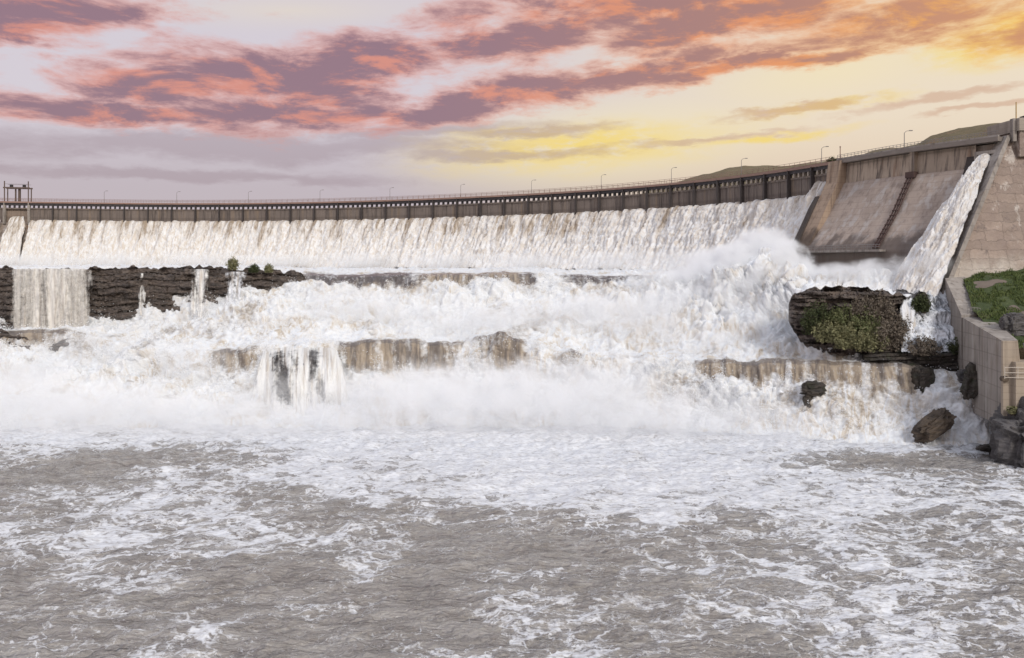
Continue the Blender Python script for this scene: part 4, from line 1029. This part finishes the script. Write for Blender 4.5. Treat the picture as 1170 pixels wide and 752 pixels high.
# ---------------------------------------------------------------- mist
mist_mats = {}
def mist(px, py, D, rx, ry, rz, dens):
    key = round(dens, 3)
    if key not in mist_mats: mist_mats[key] = mat_mist('mist_%d' % int(key * 1000), key)
    import bmesh
    me = bpy.data.meshes.new('mist'); bm = bmesh.new(); bmesh.ops.create_icosphere(bm, subdivisions=3, radius=1.); bm.to_mesh(me); bm.free()
    o = link('mist', me, mist_mats[key]); o.location = P(px, py, D); o.scale = (rx, ry, rz)
    tag(o, kind='stuff')
for q in range(-60, 900, 95):
    mist(q, 299, dam_D(q) - 17, 22, 7, 4., .13)
for a in [(852, 306, 155, 9, 7, 6., .8), (800, 318, 157, 9, 7, 4.5, .45), (825, 304, 158, 8, 6, 5, .8), (898, 316, 147, 8, 6, 5.5, .8), (872, 288, 157, 8, 6, 5.5, .9), (893, 300, 152, 7, 5, 5, .9), (845, 325, 149, 8, 6, 4.5, .4), (880, 326, 146, 7, 5, 4.5, .4), (918, 322, 144, 6, 5, 4, .5), (765, 322, 157, 10, 6, 3.5, .2),
          (1000, 313, 138, 8, 5, 3., .45), (1042, 310, 135, 6, 4, 3.6, .5), (955, 318, 142, 8, 6, 3.2, .4), (1068, 305, 131.5, 3.5, 3, 3.5, .4),
          (30, 462, 124, 18, 9, 7, .13), (140, 470, 123, 17, 9, 6.5, .12), (235, 474, 121, 14, 8, 5, .10), (20, 425, 138, 16, 7, 6, .07),
          (330, 480, 121, 13, 8, 4.5, .10), (440, 462, 123, 18, 9, 7, .13), (560, 458, 122, 18, 9, 7, .14), (680, 462, 120, 18, 9, 6.5, .13), (780, 474, 118, 14, 8, 5, .10), (880, 482, 115, 13, 7, 3.5, .07),
          (520, 440, 129, 20, 6, 6, .10), (660, 435, 127, 20, 6, 6, .09),
          (835, 345, 147, 9, 6, 6, .13), (880, 358, 139, 8, 6, 5, .11), (795, 352, 149, 10, 7, 6, .13), (760, 350, 151, 10, 6, 5, .10), (820, 390, 136, 12, 6, 4, .08), (120, 400, 146, 14, 6, 5, .06), (220, 420, 139, 12, 6, 5, .08), (300, 450, 127, 8, 5, 5, .08), (400, 352, 154, 14, 7, 4.5, .12), (500, 345, 158, 14, 5, 3.5, .09), (700, 350, 152, 16, 6, 5, .10), (480, 362, 151, 16, 7, 5, .10), (640, 365, 150, 20, 8, 6, .12), (740, 372, 144, 14, 8, 6, .12), (560, 372, 147, 16, 7, 5, .10), (330, 372, 151, 12, 6, 4, .07)]:
    mist(*a)

# ---------------------------------------------------------------- sky, sun
SUN_EL, SUN_AZ = math.radians(33), math.radians(153)     # azimuth clockwise from +Y (view direction): behind the camera, to the right
w = bpy.data.worlds.new('World'); sc.world = w; w.use_nodes = True
t = NT(w.node_tree); bg = w.node_tree.nodes['Background']
sky = t.node('ShaderNodeTexSky'); sky.sky_type = 'NISHITA'; sky.sun_disc = False
sky.sun_elevation = SUN_EL; sky.sun_rotation = SUN_AZ; sky.dust_density = 2.
g_ = t.node('ShaderNodeTexCoord').outputs['Generated']
sx = t.node('ShaderNodeSeparateXYZ'); t.put(sx.inputs[0], g_)
az = t.math('ARCTAN2', sx.outputs[0], sx.outputs[1]); el = t.math('ARCSINE', sx.outputs[2])
cb = t.node('ShaderNodeCombineXYZ'); t.put(cb.inputs[0], az); t.put(cb.inputs[1], el)
q = cb.outputs[0]                                          # (azimuth, elevation) in radians
def ae(px_, py_):
    a = math.atan((px_ - CX) / F); return (a, math.atan((HY - py_) / F * math.cos(a)))
qs = t.mapping(q, rot=(0, 0, math.radians(-7)), scale=(1., 3.3, 1.))
warp = t.vmath('SUBTRACT', t.noise(qs, 5., 6, .6, color=True), (.5, .5, .5))
warp2 = t.vmath('SUBTRACT', t.noise(t.mapping(qs, loc=(3, 1, 7)), 24., 6, .65, color=True), (.5, .5, .5))
wm = t.node('ShaderNodeVectorMath', operation='MULTIPLY'); t.put(wm.inputs[0], warp); wm.inputs[1].default_value = (.16, .05, 0)
wm2 = t.node('ShaderNodeVectorMath', operation='MULTIPLY'); t.put(wm2.inputs[0], warp2); wm2.inputs[1].default_value = (.055, .018, 0)
qw = t.vmath('ADD', t.vmath('ADD', q, wm.outputs[0]), wm2.outputs[0])
def blob(vec, px_, py_, rx_, ry_, deg=0., p=1.):
    a = ae(px_, py_); k = math.cos(a[0]) ** 1.5
    mm = t.mapping(vec, loc=(a[0], a[1], 0), rot=(0, 0, math.radians(deg)), scale=(rx_ / F * k, ry_ / F * k, 1), typ='TEXTURE')
    l = t.vmath('LENGTH', mm)
    return t.math('MULTIPLY', t.math('SUBTRACT', 1., l, clamp=False), p)
def vmax(l):
    r = l[0]
    for x in l[1:]: r = t.math('MAXIMUM', r, x)
    return r
clouds = vmax([blob(qw, *a) for a in [
    (330, 88, 210, 52, 3), (200, 95, 170, 30, 2), (420, 70, 130, 35, -6),
    (120, 122, 240, 26, 0), (330, 128, 230, 30, 2), (520, 118, 220, 26, 9), (690, 90, 230, 24, 10), (860, 72, 190, 14, 7),
    (640, 30, 170, 45, 10), (560, 48, 120, 28, 14), (820, 22, 230, 34, 6), (1040, 12, 220, 34, 6), (720, 5, 260, 40, 4),
    (30, 10, 190, 40, 8), (20, 32, 120, 24, 5), (-200, 80, 250, 60, 0), (1300, 10, 240, 60, 0), (300, -160, 400, 90, 4), (900, -180, 400, 90, -5)]])
thin = vmax([blob(qw, *a) for a in [
    (250, 165, 420, 24, 1), (480, 150, 200, 14, 4), (560, 178, 160, 10, 3), (900, 125, 110, 7, 3), (1080, 112, 140, 8, 5), (820, 155, 120, 6, 4), (200, 200, 330, 12, 0), (600, 150, 130, 10, 4), (1120, 128, 120, 6, 3)]])
nz = t.noise(qs, 8., 12, .64, .35); nup = t.noise(t.mapping(qs, loc=(0, .055, 0)), 8., 12, .64, .35); nf = t.noise(t.mapping(qs, loc=(5, 2, 1)), 26., 8, .65)
nn_ = t.math('ADD', t.math('MULTIPLY', t.math('SUBTRACT', nz, .5), 1.95), t.math('MULTIPLY', t.math('SUBTRACT', nf, .5), .6))
dens = t.math('ADD', t.math('ADD', clouds, .07), nn_)
cov_ = t.mapr(dens, -.06, .72)
core = t.mapr(dens, .15, .75)
thn = t.math('MULTIPLY', t.mapr(t.math('ADD', thin, t.math('MULTIPLY', nn_, .8)), -.1, .7), .6)
right = t.mapr(az, ae(420, 0)[0], ae(1000, 0)[0])
farright = t.mapr(az, ae(850, 0)[0], ae(1170, 0)[0])
# clear sky behind the clouds
lilac, cream, horiL, horiR = srgb(222, 213, 221), srgb(246, 229, 205), srgb(200, 187, 194), srgb(236, 212, 186)
hi = t.mix(right, lilac, cream); lo = t.mix(right, horiL, horiR)
c = t.mix(t.mapr(el, ae(585, 225)[1], ae(585, 130)[1]), lo, hi)
zen = t.mapr(el, .32, 1.1); c = t.mix(zen, c, (.70, .77, .92))
glow = t.mapr(vmax([blob(q, 680, 168, 300, 70, 4, 1.2), blob(q, 950, 80, 260, 60, 6, .8), blob(q, 1150, 40, 200, 60, 5, 1.1), blob(q, 330, 12, 260, 30, 4, .5)]), 0., 1.)
c = t.mix(t.math('MULTIPLY', glow, .62), c, srgb(255, 238, 190))
yel = t.mapr(vmax([blob(qw, 650, 166, 230, 34, 4), blob(qw, 1150, 42, 130, 34, 5), blob(qw, 600, 150, 120, 10, 3), blob(qw, 930, 122, 120, 9, 3), blob(qw, 880, 155, 110, 7, 3)]), -.15, .95)
yel = t.math('MULTIPLY', yel, t.mapr(nf, .30, .55))
c = t.mix(t.math('MULTIPLY', yel, .78), c, srgb(255, 222, 100))
tint_thin = t.mix(right, srgb(172, 152, 160), srgb(214, 170, 140))
c = t.mix(thn, c, tint_thin)
lit = t.mix(right, srgb(236, 150, 124), srgb(250, 158, 88)); lit = t.mix(farright, lit, srgb(255, 186, 84))
shade_ = t.mix(right, srgb(152, 116, 128), srgb(182, 130, 116)); shade_ = t.mix(farright, shade_, srgb(214, 150, 110))
hot = t.mapr(t.math('ADD', t.math('SUBTRACT', nup, nz), t.math('MULTIPLY', t.math('SUBTRACT', nf, .5), .18)), -.04, .15)
cc_ = t.mix(t.math('MULTIPLY', core, t.math('SUBTRACT', 1., t.math('MULTIPLY', hot, .82))), lit, shade_)
c = t.mix(t.math('MULTIPLY', cov_, .95), c, cc_)
below = t.mapr(el, -.02, .01); c = t.mix(below, (.22, .19, .17), c)
c10 = t.vmath('SCALE', c, scale=10.)
c10 = t.vmath('SCALE', c10, scale=.88)
mixn = t.mix(.94, sky.outputs[0], c10)
t.put(bg.inputs['Color'], mixn); bg.inputs['Strength'].default_value = .1

sun = bpy.data.lights.new('sun', 'SUN'); sun.energy = 1.75; sun.angle = math.radians(10); sun.color = (1., .97, .94)
so = bpy.data.objects.new('sun', sun); COL.objects.link(so)
from mathutils import Vector
dv = Vector((math.sin(SUN_AZ) * math.cos(SUN_EL), math.cos(SUN_AZ) * math.cos(SUN_EL), math.sin(SUN_EL)))
so.rotation_euler = (-dv).to_track_quat('-Z', 'Y').to_euler()

# ---------------------------------------------------------------- camera and render
cam = bpy.data.cameras.new('camera'); co = bpy.data.objects.new('camera', cam); COL.objects.link(co)
co.location = (0, 0, CZ); co.rotation_euler = (math.radians(90), 0, 0)
cam.sensor_width = 36.; cam.lens = F / 1170 * 36; cam.shift_y = -(376 - HY) / 1170; cam.clip_start = .5; cam.clip_end = 12000
sc.camera = co
sc.view_settings.view_transform = 'Standard'; sc.view_settings.look = 'None'; sc.view_settings.gamma = 1.; sc.view_settings.use_curve_mapping = False
sc.view_settings.exposure = .10
sc.render.engine = 'CYCLES'
cy = sc.cycles
cy.use_denoising = True; cy.max_bounces = 14; cy.diffuse_bounces = 3; cy.glossy_bounces = 3; cy.transmission_bounces = 2; cy.volume_bounces = 12; cy.transparent_max_bounces = 12
cy.volume_step_rate = 1.; cy.volume_max_steps = 64
cy.sample_clamp_indirect = 6.
